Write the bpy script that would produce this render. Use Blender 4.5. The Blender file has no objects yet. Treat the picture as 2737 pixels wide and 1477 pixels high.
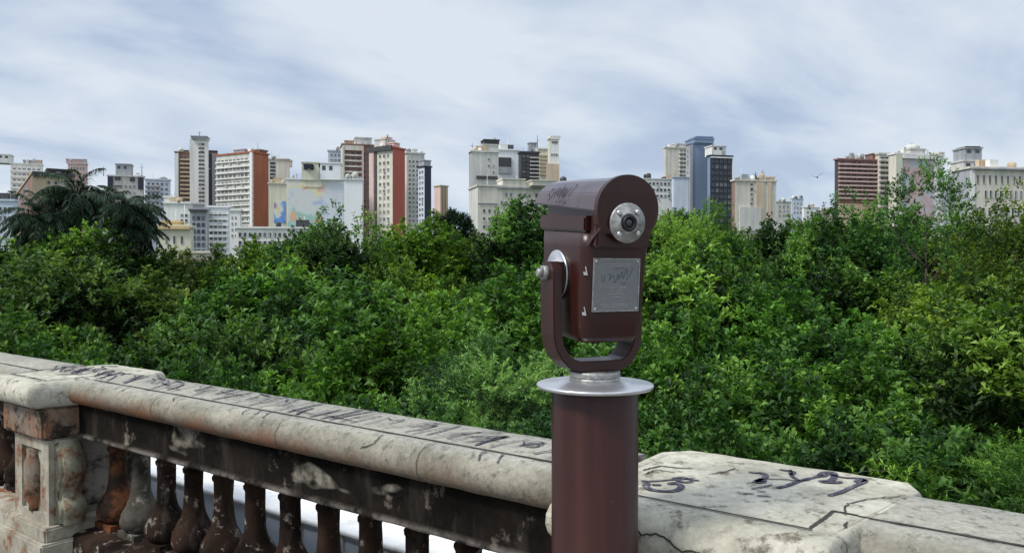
import bpy, bmesh, math, random
import numpy as np
from mathutils import Vector, Matrix
R = math.radians
random.seed(7)
scene = bpy.context.scene
col = scene.collection

# ------------------------------------------------------------------ camera
ZC = 1.6                      # eye height above the viaduct pavement
F, CX, HY = 2100.0, 1368.5, 720.0
cam_d = bpy.data.cameras.new('camera'); cam = bpy.data.objects.new('camera', cam_d); col.objects.link(cam)
cam.location = (0, 0, ZC); cam.rotation_euler = (R(89.5), 0, 0)
cam_d.sensor_width = 36; cam_d.lens = 36*F/2737; cam_d.clip_start = .05; cam_d.clip_end = 6000
scene.camera = cam
scene.render.resolution_x = 1024; scene.render.resolution_y = 552

# ------------------------------------------------------------------ sky and sun
SUN_EL, SUN_AZ = 50, -118      # degrees; azimuth from +Y, clockwise
w = bpy.data.worlds.new('World'); scene.world = w; w.use_nodes = True
nt = w.node_tree; N = nt.nodes; L = nt.links
bg = N['Background']
def nn(tree, t, **k):
    n = tree.nodes.new(t)
    for a, b in k.items(): setattr(n, a, b)
    return n
sky = nn(nt, 'ShaderNodeTexSky', sky_type='NISHITA', sun_disc=False)
sky.sun_elevation = R(SUN_EL); sky.sun_rotation = R(SUN_AZ % 360)
tc = nn(nt, 'ShaderNodeTexCoord')
sep = nn(nt, 'ShaderNodeSeparateXYZ'); L.new(tc.outputs['Generated'], sep.inputs[0])
def M(tree, op, a, b=None, c=None, clamp=False):
    n = tree.nodes.new('ShaderNodeMath'); n.operation = op; n.use_clamp = clamp
    for i, v in enumerate((a, b, c)):
        if v is None: continue
        if isinstance(v, (int, float)): n.inputs[i].default_value = v
        else: tree.links.new(v, n.inputs[i])
    return n.outputs[0]
zz = M(nt, 'MAXIMUM', sep.outputs[2], 0.0)
den = M(nt, 'ADD', zz, .26)
px_ = M(nt, 'DIVIDE', sep.outputs[0], den); py_ = M(nt, 'DIVIDE', sep.outputs[1], den)
comb = nn(nt, 'ShaderNodeCombineXYZ'); L.new(px_, comb.inputs[0]); L.new(py_, comb.inputs[1])
mp = nn(nt, 'ShaderNodeMapping'); L.new(comb.outputs[0], mp.inputs[0])
mp.inputs['Rotation'].default_value = (0, 0, R(-38))
mp2 = nn(nt, 'ShaderNodeMapping'); L.new(mp.outputs[0], mp2.inputs[0]); mp2.inputs['Scale'].default_value = (.72, 1.15, 1); mp2.inputs['Location'].default_value = (3.1, 1.7, 0)
n1 = nn(nt, 'ShaderNodeTexNoise'); L.new(mp2.outputs[0], n1.inputs['Vector'])
n1.inputs['Scale'].default_value = 1.9; n1.inputs['Detail'].default_value = 9; n1.inputs['Roughness'].default_value = .52; n1.inputs['Distortion'].default_value = .3
cr = nn(nt, 'ShaderNodeValToRGB'); L.new(n1.outputs[0], cr.inputs[0])
e = cr.color_ramp.elements
e[0].position = .37; e[0].color = (4.3, 5.3, 7.1, 1)
e[1].position = .60; e[1].color = (7.5, 8.2, 9.0, 1)
m_ = e.new(.47); m_.color = (5.9, 6.8, 8.2, 1)
# an overcast sky is brighter towards the zenith
zr = nn(nt, 'ShaderNodeMapRange'); L.new(sep.outputs[2], zr.inputs[0])
zr.inputs[1].default_value = .38; zr.inputs[2].default_value = .95; zr.inputs[3].default_value = 1.0; zr.inputs[4].default_value = 1.9
# pale band just over the skyline
hz = nn(nt, 'ShaderNodeMapRange'); L.new(sep.outputs[2], hz.inputs[0])
hz.inputs[1].default_value = .0; hz.inputs[2].default_value = .24; hz.inputs[3].default_value = .35; hz.inputs[4].default_value = 0
mh = nn(nt, 'ShaderNodeMixRGB'); L.new(hz.outputs[0], mh.inputs[0]); L.new(cr.outputs[0], mh.inputs[1]); mh.inputs[2].default_value = (7.1, 8.2, 9.1, 1)
vm = nn(nt, 'ShaderNodeVectorMath', operation='SCALE'); L.new(mh.outputs[0], vm.inputs[0]); L.new(zr.outputs[0], vm.inputs['Scale'])
mx = nn(nt, 'ShaderNodeMixRGB'); mx.inputs[0].default_value = .93
L.new(sky.outputs[0], mx.inputs[1]); L.new(vm.outputs[0], mx.inputs[2])
L.new(mx.outputs[0], bg.inputs[0]); bg.inputs[1].default_value = .1
sl = bpy.data.lights.new('sun', 'SUN'); sl.energy = 3.2; sl.angle = R(14); sl.color = (1, .96, .9)
so = bpy.data.objects.new('sun', sl); col.objects.link(so)
az, el = R(SUN_AZ), R(SUN_EL)
sd = Vector((math.sin(az)*math.cos(el), math.cos(az)*math.cos(el), math.sin(el)))
so.rotation_euler = sd.to_track_quat('Z', 'Y').to_euler(); so.location = (0, -5, 30)
scene.view_settings.view_transform = 'Standard'; scene.view_settings.look = 'None'
scene.view_settings.exposure = 0.0; scene.view_settings.gamma = 1

# ------------------------------------------------------------------ materials
def newmat(name):
    m = bpy.data.materials.new(name); m.use_nodes = True
    return m, m.node_tree, m.node_tree.nodes['Principled BSDF']
def ramp(t, fac, stops):
    r = t.nodes.new('ShaderNodeValToRGB'); t.links.new(fac, r.inputs[0])
    e = r.color_ramp.elements
    e[0].position, e[0].color = stops[0][0], (*stops[0][1], 1)
    e[1].position, e[1].color = stops[-1][0], (*stops[-1][1], 1)
    for p, c in stops[1:-1]:
        q = e.new(p); q.color = (*c, 1)
    return r.outputs[0]
def noise(t, scale, detail=4, rough=.5, coord='Object', msc=(1, 1, 1), loc=(0, 0, 0), dist=0):
    tc = t.nodes.new('ShaderNodeTexCoord'); mp = t.nodes.new('ShaderNodeMapping')
    mp.inputs['Scale'].default_value = msc; mp.inputs['Location'].default_value = loc
    t.links.new(tc.outputs[coord], mp.inputs[0])
    n = t.nodes.new('ShaderNodeTexNoise'); t.links.new(mp.outputs[0], n.inputs['Vector'])
    n.inputs['Scale'].default_value = scale; n.inputs['Detail'].default_value = detail
    n.inputs['Roughness'].default_value = rough; n.inputs['Distortion'].default_value = dist
    return n.outputs[0]
def mix(t, fac, a, b, blend='MIX'):
    m = t.nodes.new('ShaderNodeMixRGB'); m.blend_type = blend
    for i, v in enumerate((fac, a, b)):
        if isinstance(v, (int, float)): m.inputs[i].default_value = v
        elif isinstance(v, tuple): m.inputs[i].default_value = (*v, 1)
        else: t.links.new(v, m.inputs[i])
    return m.outputs[0]
def bump(t, bsdf, h, strength=.3, dist=.01):
    b = t.nodes.new('ShaderNodeBump'); b.inputs['Strength'].default_value = strength; b.inputs['Distance'].default_value = dist
    t.links.new(h, b.inputs['Height']); t.links.new(b.outputs[0], bsdf.inputs['Normal'])
def wallmat(name, c, dirt=.55, rough=.85, dcol=None):
    m, t, b = newmat(name); c = tuple(min(.82, v*1.15) for v in c)
    st = noise(t, 1.0, 5, .6, msc=(.55, .55, .06)); bl = noise(t, .12, 5, .65)
    f1 = ramp(t, st, [(.42, (0, 0, 0)), (.72, (1, 1, 1))]); f2 = ramp(t, bl, [(.4, (0, 0, 0)), (.7, (1, 1, 1))])
    d = dcol or tuple(v*.32 for v in c)
    k = mix(t, dirt, (0, 0, 0), f1); k2 = mix(t, dirt*.8, (0, 0, 0), f2)
    o = mix(t, k, c, d); o = mix(t, k2, o, tuple(v*.62 for v in c))
    t.links.new(o, b.inputs['Base Color']); b.inputs['Roughness'].default_value = rough
    return m
def plain(name, c, rough=.6, metal=0, var=.15):
    m, t, b = newmat(name)
    n = noise(t, 3, 4)
    o = mix(t, n, tuple(v*(1-var) for v in c), tuple(min(1, v*(1+var)) for v in c))
    t.links.new(o, b.inputs['Base Color']); b.inputs['Roughness'].default_value = rough; b.inputs['Metallic'].default_value = metal
    return m
W = {
 'cream': wallmat('cream_render', (.60, .565, .48)), 'white': wallmat('white_render', (.70, .69, .65), .3),
 'offw': wallmat('grey_white_render', (.55, .54, .50), .5), 'tan': wallmat('tan_render', (.48, .38, .26), .4),
 'pink': wallmat('pink_render', (.58, .42, .38), .3), 'brown': wallmat('brown_render', (.24, .15, .12), .5),
 'dark': wallmat('dark_facade', (.06, .06, .065), .4), 'navy': wallmat('navy_cladding', (.015, .02, .04), .2, .4),
 'red': wallmat('brick_red_render', (.38, .10, .07), .22), 'orange': wallmat('orange_red_render', (.36, .12, .06), .5),
 'bluegrey': wallmat('blue_grey_cladding', (.17, .23, .33), .15, .5), 'lblue': wallmat('pale_blue_render', (.50, .56, .64), .3),
 'grey': wallmat('grey_concrete', (.34, .35, .37), .5), 'yellow': wallmat('ochre_render', (.56, .42, .22), .4),
 'paley': wallmat('pale_yellow_render', (.62, .60, .47), .35), 'peach': wallmat('peach_render', (.56, .44, .32), .45),
 'rbrown': wallmat('red_brown_render', (.24, .13, .11), .5), 'whiteb': wallmat('blank_white_render', (.70, .74, .78), .12),
}
glass, t_, b_ = newmat('window_glass'); b_.inputs['Base Color'].default_value = (.035, .045, .06, 1); b_.inputs['Roughness'].default_value = .2
t_.links.new(mix(t_, noise(t_, .4, 2), (.02, .025, .035), (.09, .11, .13)), b_.inputs['Base Color'])
glassL, t_, b_ = newmat('curtained_glass'); t_.links.new(mix(t_, noise(t_, .5, 2), (.08, .09, .10), (.28, .28, .27)), b_.inputs['Base Color']); b_.inputs['Roughness'].default_value = .3
frameM = plain('window_frame_paint', (.5, .49, .46), .6)
frameD = plain('dark_frame', (.05, .05, .055), .5)
roofM = plain('roof_concrete', (.16, .15, .15), .9)
tileM = plain('clay_tile', (.30, .16, .10), .9)

# mural paint: broad pastel patches, yellow above, teal at the foot
mural, t_, b_ = newmat('mural_paint')
tcn = t_.nodes.new('ShaderNodeTexCoord'); sp_ = t_.nodes.new('ShaderNodeSeparateXYZ'); t_.links.new(tcn.outputs['Generated'], sp_.inputs[0])
zn = M(t_, 'ADD', sp_.outputs[2], M(t_, 'MULTIPLY', M(t_, 'SUBTRACT', noise(t_, .14, 4, .6, dist=1), .5), .9))
mc = ramp(t_, zn, [(.0, (.16, .42, .38)), (.42, (.20, .46, .40)), (.52, (.55, .62, .60)), (.66, (.60, .60, .58)), (.82, (.52, .60, .62)), (.9, (.70, .64, .26)), (1, (.62, .62, .5))])
mc = mix(t_, ramp(t_, noise(t_, .16, 3, .55, dist=.8, loc=(7, 0, 3)), [(.56, (0, 0, 0)), (.62, (1, 1, 1))]), mc, (.70, .33, .13))
mc = mix(t_, ramp(t_, noise(t_, .2, 3, .55, dist=.8, loc=(1, 5, 9)), [(.60, (0, 0, 0)), (.66, (1, 1, 1))]), mc, (.30, .42, .66))
mc = mix(t_, ramp(t_, M(t_, 'ADD', sp_.outputs[0], M(t_, 'MULTIPLY', noise(t_, .3, 4), .3)), [(.72, (0, 0, 0)), (.86, (1, 1, 1))]), mc, (.60, .65, .72))
t_.links.new(mix(t_, .25, mc, (.7, .7, .68)), b_.inputs['Base Color'])
b_.inputs['Roughness'].default_value = .85
mural2, t_, b_ = newmat('pink_grey_mural_paint')
t_.links.new(ramp(t_, noise(t_, .16, 3, .5, dist=1.2), [(.3, (.38, .48, .50)), (.42, (.52, .46, .46)), (.52, (.55, .34, .34)), (.6, (.5, .5, .5)), (.75, (.34, .22, .16))]), b_.inputs['Base Color']); b_.inputs['Roughness'].default_value = .85
blueMural, t_, b_ = newmat('blue_mural_paint')
t_.links.new(ramp(t_, noise(t_, .25, 3), [(.3, (.10, .20, .55)), (.47, (.18, .38, .75)), (.53, (.72, .70, .62)), (.6, (.72, .68, .5)), (.72, (.30, .20, .42))]), b_.inputs['Base Color']); b_.inputs['Roughness'].default_value = .85

# stones of the balustrade
def stone(name, base, light, dirtc, amt, spot=18, bs=.5):
    m, t, b = newmat(name)
    a = noise(t, 5, 6, .65); f = noise(t, 45, 5, .7); s = noise(t, spot, 5, .7, loc=(3, 1, 2)); v = noise(t, 9, 5, .6, msc=(1, 1, .25), loc=(1, 7, 0))
    o = mix(t, ramp(t, a, [(.35, (0, 0, 0)), (.65, (1, 1, 1))]), base, light)
    o = mix(t, ramp(t, s, [(amt, (0, 0, 0)), (amt+.12, (1, 1, 1))]), o, dirtc)
    o = mix(t, .35, o, ramp(t, f, [(.3, (.25, .24, .22)), (.7, (.85, .84, .8))]), 'OVERLAY')
    o = mix(t, mix(t, .35, (0, 0, 0), ramp(t, v, [(.55, (0, 0, 0)), (.7, (1, 1, 1))])), o, tuple(x*.5 for x in dirtc))
    t.links.new(o, b.inputs['Base Color']); b.inputs['Roughness'].default_value = .92; b.inputs['Specular IOR Level'].default_value = .12
    h = mix(t, .5, f, s); bump(t, b, h, bs, .006)
    return m
S_top = stone('weathered_pale_stone', (.33, .315, .255), (.51, .49, .41), (.15, .135, .105), .535, 22, .8)
S_rail = stone('lichened_rail_stone', (.36, .35, .30), (.52, .50, .43), (.15, .13, .10), .55, 26, .6)
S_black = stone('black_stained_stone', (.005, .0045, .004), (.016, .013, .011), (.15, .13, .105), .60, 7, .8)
S_black.node_tree.nodes['Principled BSDF'].inputs['Specular IOR Level'].default_value = .04
t_ = S_black.node_tree; b_ = t_.nodes['Principled BSDF']; lk = b_.inputs['Base Color'].links[0].from_socket
tcn = t_.nodes.new('ShaderNodeTexCoord'); sp_ = t_.nodes.new('ShaderNodeSeparateXYZ'); t_.links.new(tcn.outputs['Object'], sp_.inputs[0])
pale = M(t_, 'MULTIPLY', ramp(t_, M(t_, 'SUBTRACT', sp_.outputs[2], .84), [(.006, (1, 1, 1)), (.022, (0, 0, 0))]), ramp(t_, noise(t_, 7, 5, .7), [(.42, (.05, .05, .05)), (.58, (.8, .8, .8))]))
o_ = mix(t_, pale, lk, (.26, .23, .20))
chip = M(t_, 'MULTIPLY', ramp(t_, noise(t_, 2.2, 3, .5, loc=(4, 4, 1), msc=(1, 1, 2.5)), [(.66, (0, 0, 0)), (.69, (1, 1, 1))]), ramp(t_, noise(t_, 12, 5, .7), [(.35, (0, 0, 0)), (.6, (1, 1, 1))]))
t_.links.new(mix(t_, chip, o_, (.20, .185, .15)), b_.inputs['Base Color'])
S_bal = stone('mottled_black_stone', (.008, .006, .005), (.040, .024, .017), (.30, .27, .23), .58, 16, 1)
S_bal.node_tree.nodes['Principled BSDF'].inputs['Specular IOR Level'].default_value = .06
S_pier = stone('rust_stained_pier_stone', (.40, .38, .31), (.24, .215, .17), (.20, .085, .04), .51, 7, .8)
S_scroll = stone('olive_lichened_stone', (.19, .185, .13), (.30, .29, .22), (.13, .06, .035), .49, 8, .6)
S_block = stone('rusty_pier_block_stone', (.20, .185, .155), (.22, .10, .05), (.035, .028, .024), .49, 11, .9)
S_mot = stone('grey_mottled_stone', (.016, .014, .012), (.10, .09, .075), (.30, .28, .24), .55, 11, 1)
S_org = stone('orange_stained_stone', (.06, .026, .016), (.17, .062, .026), (.02, .014, .010), .45, 9, .8)
# rail nose: mottled, browner on the underside
def railmat():
    m, t, b = newmat('rail_stone')
    tcn = t.nodes.new('ShaderNodeTexCoord'); sp = t.nodes.new('ShaderNodeSeparateXYZ'); t.links.new(tcn.outputs['Object'], sp.inputs[0])
    a = noise(t, 4, 6, .65); f = noise(t, 60, 5, .75); s = noise(t, 30, 5, .7, loc=(3, 1, 2)); g = noise(t, 1.6, 4, .6, loc=(0, 4, 0))
    base = mix(t, ramp(t, a, [(.35, (0, 0, 0)), (.65, (1, 1, 1))]), (.16, .152, .122), (.29, .275, .222))
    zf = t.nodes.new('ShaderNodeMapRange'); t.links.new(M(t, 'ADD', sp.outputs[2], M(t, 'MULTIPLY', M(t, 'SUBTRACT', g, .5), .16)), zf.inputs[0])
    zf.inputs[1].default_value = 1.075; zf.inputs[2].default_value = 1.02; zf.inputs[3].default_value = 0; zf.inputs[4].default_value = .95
    nose_brown = mix(t, ramp(t, a, [(.4, (0, 0, 0)), (.6, (1, 1, 1))]), (.17, .075, .038), (.10, .07, .048))
    # the brown fades towards the right pier
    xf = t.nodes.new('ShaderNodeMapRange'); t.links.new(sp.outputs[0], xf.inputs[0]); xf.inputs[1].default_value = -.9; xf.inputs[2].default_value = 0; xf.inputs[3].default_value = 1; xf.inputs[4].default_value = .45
    o = mix(t, M(t, 'MULTIPLY', zf.outputs[0], xf.outputs[0]), base, nose_brown)
    zt = t.nodes.new('ShaderNodeMapRange'); t.links.new(sp.outputs[2], zt.inputs[0]); zt.inputs[1].default_value = 1.085; zt.inputs[2].default_value = 1.099; zt.inputs[3].default_value = 0; zt.inputs[4].default_value = .75
    o = mix(t, zt.outputs[0], o, mix(t, a, (.22, .215, .19), (.43, .415, .36)))
    o = mix(t, ramp(t, s, [(.52, (0, 0, 0)), (.66, (.8, .8, .8))]), o, (.10, .095, .08))
    o = mix(t, .4, o, ramp(t, f, [(.3, (.2, .2, .18)), (.7, (.88, .87, .84))]), 'OVERLAY')
    t.links.new(o, b.inputs['Base Color']); b.inputs['Roughness'].default_value = .92; b.inputs['Specular IOR Level'].default_value = .12
    bump(t, b, mix(t, .5, f, s), .6, .006)
    return m
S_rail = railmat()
inkM, t_, b_ = newmat('spray_paint')
t_.links.new(mix(t_, ramp(t_, noise(t_, 38, 5, .7), [(.52, (0, 0, 0)), (.70, (1, 1, 1))]), mix(t_, noise(t_, 4, 3), (.03, .03, .05), (.09, .085, .11)), (.26, .25, .25)), b_.inputs['Base Color'])
b_.inputs['Roughness'].default_value = .9; b_.inputs['Specular IOR Level'].default_value = .1
crackM = plain('crack_shadow_dirt', (.035, .03, .025), 1, 0, .3)
whiteW = wallmat('white_painted_concrete', (.52, .58, .65), .35)
whiteTop = stone('speckled_white_concrete', (.72, .72, .70), (.80, .80, .78), (.45, .45, .42), .62, 14, .5)

# telescope
def paint(name, c, rough, streak=.25, vs=14):
    m, t, b = newmat(name)
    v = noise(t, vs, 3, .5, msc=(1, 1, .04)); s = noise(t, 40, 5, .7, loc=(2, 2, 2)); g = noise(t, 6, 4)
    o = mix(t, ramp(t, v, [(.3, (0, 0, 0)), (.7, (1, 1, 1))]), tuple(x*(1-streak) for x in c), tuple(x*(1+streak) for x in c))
    o = mix(t, ramp(t, s, [(.68, (0, 0, 0)), (.76, (.6, .6, .6))]), o, (.11, .085, .085))
    t.links.new(o, b.inputs['Base Color'])
    t.links.new(M(t, 'ADD', M(t, 'MULTIPLY', g, .25), rough-.12), b.inputs['Roughness'])
    bump(t, b, noise(t, 220, 3), .06, .001)
    return m
brown = paint('brown_enamel', (.032, .0078, .0056), .35)
brownP = paint('brown_pole_enamel', (.036, .0088, .0060), .34, .4, 34)  # vertical reflections painted into the enamel as lighter and darker streaks
brownP.node_tree.nodes['Principled BSDF'].inputs['Specular IOR Level'].default_value = .35
hoodM = paint('dull_brown_hood_enamel', (.13, .10, .11), .22)
hoodM.node_tree.nodes['Principled BSDF'].inputs['Metallic'].default_value = .55
steel, t_, b_ = newmat('brushed_steel'); b_.inputs['Metallic'].default_value = .85
t_.links.new(mix(t_, noise(t_, 60, 4), (.50, .50, .51), (.72, .72, .73)), b_.inputs['Base Color']); b_.inputs['Roughness'].default_value = .36
steelD, t_, b_ = newmat('dull_cast_steel'); b_.inputs['Metallic'].default_value = .6
t_.links.new(mix(t_, ramp(t_, noise(t_, 90, 5, .7), [(.35, (0, 0, 0)), (.7, (1, 1, 1))]), (.22, .22, .21), (.50, .49, .47)), b_.inputs['Base Color']); b_.inputs['Roughness'].default_value = .5
plateM, t_, b_ = newmat('engraved_plate'); b_.inputs['Metallic'].default_value = .5
t_.links.new(mix(t_, noise(t_, 80, 5, .7), (.17, .18, .185), (.27, .28, .28)), b_.inputs['Base Color']); b_.inputs['Roughness'].default_value = .42
rubber = plain('black_rubber', (.008, .008, .01), .5)
lensM, t_, b_ = newmat('lens_glass'); b_.inputs['Base Color'].default_value = (.01, .015, .02, 1); b_.inputs['Roughness'].default_value = .03; b_.inputs['Coat Weight'].default_value = 1
scratchW = plain('scratched_bare_metal', (.5, .47, .47), .5)
scratchD = plain('marker_ink', (.035, .01, .02), .5)
scrG = plain('grey_marker_ink', (.06, .08, .09), .5)

# vegetation
def leafmat(name, dark, mid, young, trans=.25):
    m, t, b = newmat(name)
    at = t.nodes.new('ShaderNodeAttribute'); at.attribute_name = 'tone'
    c = ramp(t, at.outputs['Fac'], [(0, dark), (.5, mid), (1, young)])
    oi = t.nodes.new('ShaderNodeObjectInfo')
    c = mix(t, 1, c, oi.outputs['Color'], 'MULTIPLY')
    t.links.new(c, b.inputs['Base Color']); b.inputs['Roughness'].default_value = .5
    b.inputs['Specular IOR Level'].default_value = .18
    tr = t.nodes.new('ShaderNodeBsdfTranslucent'); t.links.new(mix(t, 1, c, (1.3, 1.5, .5), 'MULTIPLY'), tr.inputs[0])
    ms = t.nodes.new('ShaderNodeMixShader'); ms.inputs[0].default_value = trans
    t.links.new(b.outputs[0], ms.inputs[1]); t.links.new(tr.outputs[0], ms.inputs[2])
    t.links.new(ms.outputs[0], t.nodes['Material Output'].inputs[0])
    return m
leafA = leafmat('leaf_green', (.017, .030, .013), (.062, .120, .034), (.24, .33, .09), .28)
leafP = leafmat('palm_leaf', (.008, .020, .010), (.020, .048, .022), (.050, .095, .036), .15)  # greens darkened to stand in for backlit fronds
barkM = plain('bark', (.07, .055, .045), .9, 0, .4)
grassM, t_, b_ = newmat('park_grass'); t_.links.new(ramp(t_, noise(t_, .15, 6, .7), [(.35, (.015, .03, .01)), (.6, (.04, .07, .02)), (.75, (.09, .07, .045))]), b_.inputs['Base Color']); b_.inputs['Roughness'].default_value = 1
paveM, t_, b_ = newmat('viaduct_paving'); t_.links.new(ramp(t_, noise(t_, 3, 6, .7), [(.3, (.14, .13, .12)), (.7, (.26, .25, .23))]), b_.inputs['Base Color']); b_.inputs['Roughness'].default_value = .95

# ------------------------------------------------------------------ helpers
def tag(o, label=None, cat=None, group=None, kind=None):
    if label: o['label'] = label
    if cat: o['category'] = cat
    if group: o['group'] = group
    if kind: o['kind'] = kind
    return o
def empty(name, loc=(0, 0, 0), rz=0, **k):
    o = bpy.data.objects.new(name, None); o.location = loc; o.rotation_euler = (0, 0, rz); o.empty_display_size = .2
    col.objects.link(o); return tag(o, **k)
def mesh_obj(name, bm, mats, parent=None, smooth=False):
    me = bpy.data.meshes.new(name); bm.to_mesh(me); bm.free()
    for m in (mats if isinstance(mats, (list, tuple)) else [mats]): me.materials.append(m)
    if smooth: me.polygons.foreach_set('use_smooth', [True]*len(me.polygons))
    o = bpy.data.objects.new(name, me); col.objects.link(o)
    if parent: o.parent = parent
    return o
def box(bm, x0, x1, y0, y1, z0, z1, mi=0):
    vs = [bm.verts.new(p) for p in ((x0,y0,z0),(x1,y0,z0),(x1,y1,z0),(x0,y1,z0),(x0,y0,z1),(x1,y0,z1),(x1,y1,z1),(x0,y1,z1))]
    fs = []
    for q in ((3,2,1,0),(4,5,6,7),(0,1,5,4),(1,2,6,5),(2,3,7,6),(3,0,4,7)):
        f = bm.faces.new([vs[i] for i in q]); f.material_index = mi; fs.append(f)
    return vs
def lathe(bm, prof, n=32, c=(0, 0, 0), axis='Z', mi=0, cap=True):
    rings = []
    for r, z in prof:
        ring = []
        for i in range(n):
            a = 2*math.pi*i/n; x, y = r*math.cos(a), r*math.sin(a)
            p = (x, y, z) if axis == 'Z' else ((x, z, y) if axis == 'Y' else (z, x, y))
            ring.append(bm.verts.new((p[0]+c[0], p[1]+c[1], p[2]+c[2])))
        rings.append(ring)
    for a, b in zip(rings, rings[1:]):
        for i in range(n):
            f = bm.faces.new((a[i], a[(i+1) % n], b[(i+1) % n], b[i])); f.material_index = mi; f.smooth = True
    if cap:
        for rg in (rings[0], rings[-1]):
            f = bm.faces.new(rg); f.material_index = mi
    bmesh.ops.recalc_face_normals(bm, faces=bm.faces)
def tube(bm, p0, p1, r0, r1, n=7, mi=0):
    p0, p1 = Vector(p0), Vector(p1); d = (p1-p0).normalized()
    a = d.orthogonal().normalized(); b = d.cross(a)
    r = [[bm.verts.new(p+(a*math.cos(2*math.pi*i/n)+b*math.sin(2*math.pi*i/n))*rr) for i in range(n)] for p, rr in ((p0, r0), (p1, r1))]
    for i in range(n):
        f = bm.faces.new((r[0][i], r[0][(i+1) % n], r[1][(i+1) % n], r[1][i])); f.smooth = True; f.material_index = mi
    bm.faces.new(r[1]).material_index = mi; bm.faces.new(r[0][::-1]).material_index = mi
def ribbon(bm, pts, wid, up=Vector((0, 0, 1)), taper=True, mi=0):
    """a stroke of paint: flat strip following pts, lying on a surface with normal up"""
    n = len(pts); prev = None
    for i, p in enumerate(pts):
        a = pts[max(0, i-1)]; b = pts[min(n-1, i+1)]; d = (Vector(b)-Vector(a))
        if d.length < 1e-9: continue
        u_ = up[i] if isinstance(up, list) else up
        s = d.cross(u_).normalized()*wid*.5
        if taper and (i == 0 or i == n-1): s *= .4
        q = (bm.verts.new(Vector(p)+s), bm.verts.new(Vector(p)-s))
        if prev: bm.faces.new((prev[0], q[0], q[1], prev[1])).material_index = mi
        prev = q
def smoothpts(p, k=4):
    out = []
    n = len(p)
    for i in range(n-1):
        p0, p1, p2, p3 = p[max(0, i-1)], p[i], p[i+1], p[min(n-1, i+2)]
        for j in range(k):
            t = j/k
            out.append(tuple(.5*((2*b)+(-a+c)*t+(2*a-5*b+4*c-d)*t*t+(-a+3*b-3*c+d)*t**3) for a, b, c, d in zip(p0, p1, p2, p3)))
    out.append(tuple(p[-1])); return out
def pz(y, Y): return ZC + (HY - y*1.0625)/F*Y          # height of a thing at distance Y
def pxk(x): return (x*1.0625-CX)/F

# ------------------------------------------------------------------ ground and viaduct
def plane(name, x0, x1, y0, y1, z, mat, kind='structure', n=1):
    bm = bmesh.new(); vs = [bm.verts.new(p) for p in ((x0,y0,z),(x1,y0,z),(x1,y1,z),(x0,y1,z))]; bm.faces.new(vs)
    return tag(mesh_obj(name, bm, mat), kind=kind)
GZ = -12.0
plane('ground', -2500, 2500, -200, 4000, GZ, grassM)
A = R(52.8)
U = Vector((-math.sin(A), math.cos(A), 0)); NV = Vector((math.cos(A), math.sin(A), 0))
def ST(s, t, z): return U*s + NV*t + Vector((0, 0, z))
# the deck one stands on: a slab edge to edge
bm = bmesh.new()
c = [ST(-30, -9, -.9), ST(60, -9, -.9), ST(60, 2.1, -.9), ST(-30, 2.1, -.9)]
vs = [bm.verts.new(p) for p in c] + [bm.verts.new(p+Vector((0, 0, .9))) for p in c]
for q in ((0,1,2,3),(7,6,5,4),(4,5,1,0),(5,6,2,1),(6,7,3,2),(7,4,0,3)): bm.faces.new([vs[i] for i in q])
bmesh.ops.recalc_face_normals(bm, faces=bm.faces)
tag(mesh_obj('pavement', bm, paveM), kind='structure')

# ------------------------------------------------------------------ balustrade
from mathutils import noise as mn
def wob(p, a=.0022, f=9):
    return a*mn.noise(Vector(p)*f) + a*.6*mn.noise(Vector(p)*f*3.1)
def sweep(name, prof, s0, s1, mat, parent, step=.02, amp=.0025, sm=True, sharp=None):
    bm = bmesh.new(); n = max(2, int((s1-s0)/step)); rows = []
    for i in range(n+1):
        s = s0+(s1-s0)*i/n; row = []
        for j, (t, z) in enumerate(prof):
            w_ = wob((s, t*2, z*2), amp); v_ = wob((s+5, t*2, z*2+3), amp)
            row.append(bm.verts.new(ST(s, t+w_, z+v_*.6)))
        rows.append(row)
    m = len(prof)
    for a, b in zip(rows, rows[1:]):
        for j in range(m):
            f = bm.faces.new((a[j], a[(j+1) % m], b[(j+1) % m], b[j])); f.smooth = sm
    bm.faces.new(rows[0]); bm.faces.new(rows[-1][::-1])
    bmesh.ops.recalc_face_normals(bm, faces=bm.faces)
    return mesh_obj(name, bm, mat, parent)
NOSE = [(1.684, 1.1), (1.672, 1.100), (1.655, 1.0985), (1.638, 1.094), (1.622, 1.085), (1.609, 1.071), (1.601, 1.054), (1.600, 1.035), (1.606, 1.017), (1.618, 1.003), (1.635, .994), (1.656, .988)]
RAILP = [(1.90, .985), (1.925, 1.0), (1.93, 1.06), (1.926, 1.09), (1.915, 1.1), (1.85, 1.1), (1.78, 1.1), (1.692, 1.1), (1.688, 1.090), ] + NOSE
BEAMP = [(1.655, .99), (1.655, .94), (1.656, .862), (1.646, .856), (1.646, .842), (1.66, .838), (1.88, .838), (1.89, .9), (1.88, .99)]
bal = empty('stone_balustrade', ST(2.3, 1.78, 0), 0, label='weathered stone balustrade with graffiti on its pale top and black stained balusters', cat='balustrade')
bal.matrix_world = Matrix.Translation(ST(2.3, 1.78, 0))
def keep(o):    # parent to balustrade keeping world coordinates
    o.matrix_parent_inverse = Matrix.Translation(-ST(2.3, 1.78, 0)); return o
for s0, s1 in ((1.002, 3.73), (-2.2, .398), (4.252, 9.5)):
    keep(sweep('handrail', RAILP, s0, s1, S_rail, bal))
for s0, s1 in ((.915, 3.735), (-2.2, .485), (4.165, 9.5)):
    keep(sweep('beam', BEAMP, s0, s1, S_black, bal, .03, .003))
    keep(sweep('bottom_rail', [(1.60, .0), (1.60, .385), (1.615, .41), (1.66, .42), (1.90, .42), (1.95, .40), (1.96, 0)], s0, s1, S_bal if s0 < 4 else S_pier, bal, .04, .003))
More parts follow.
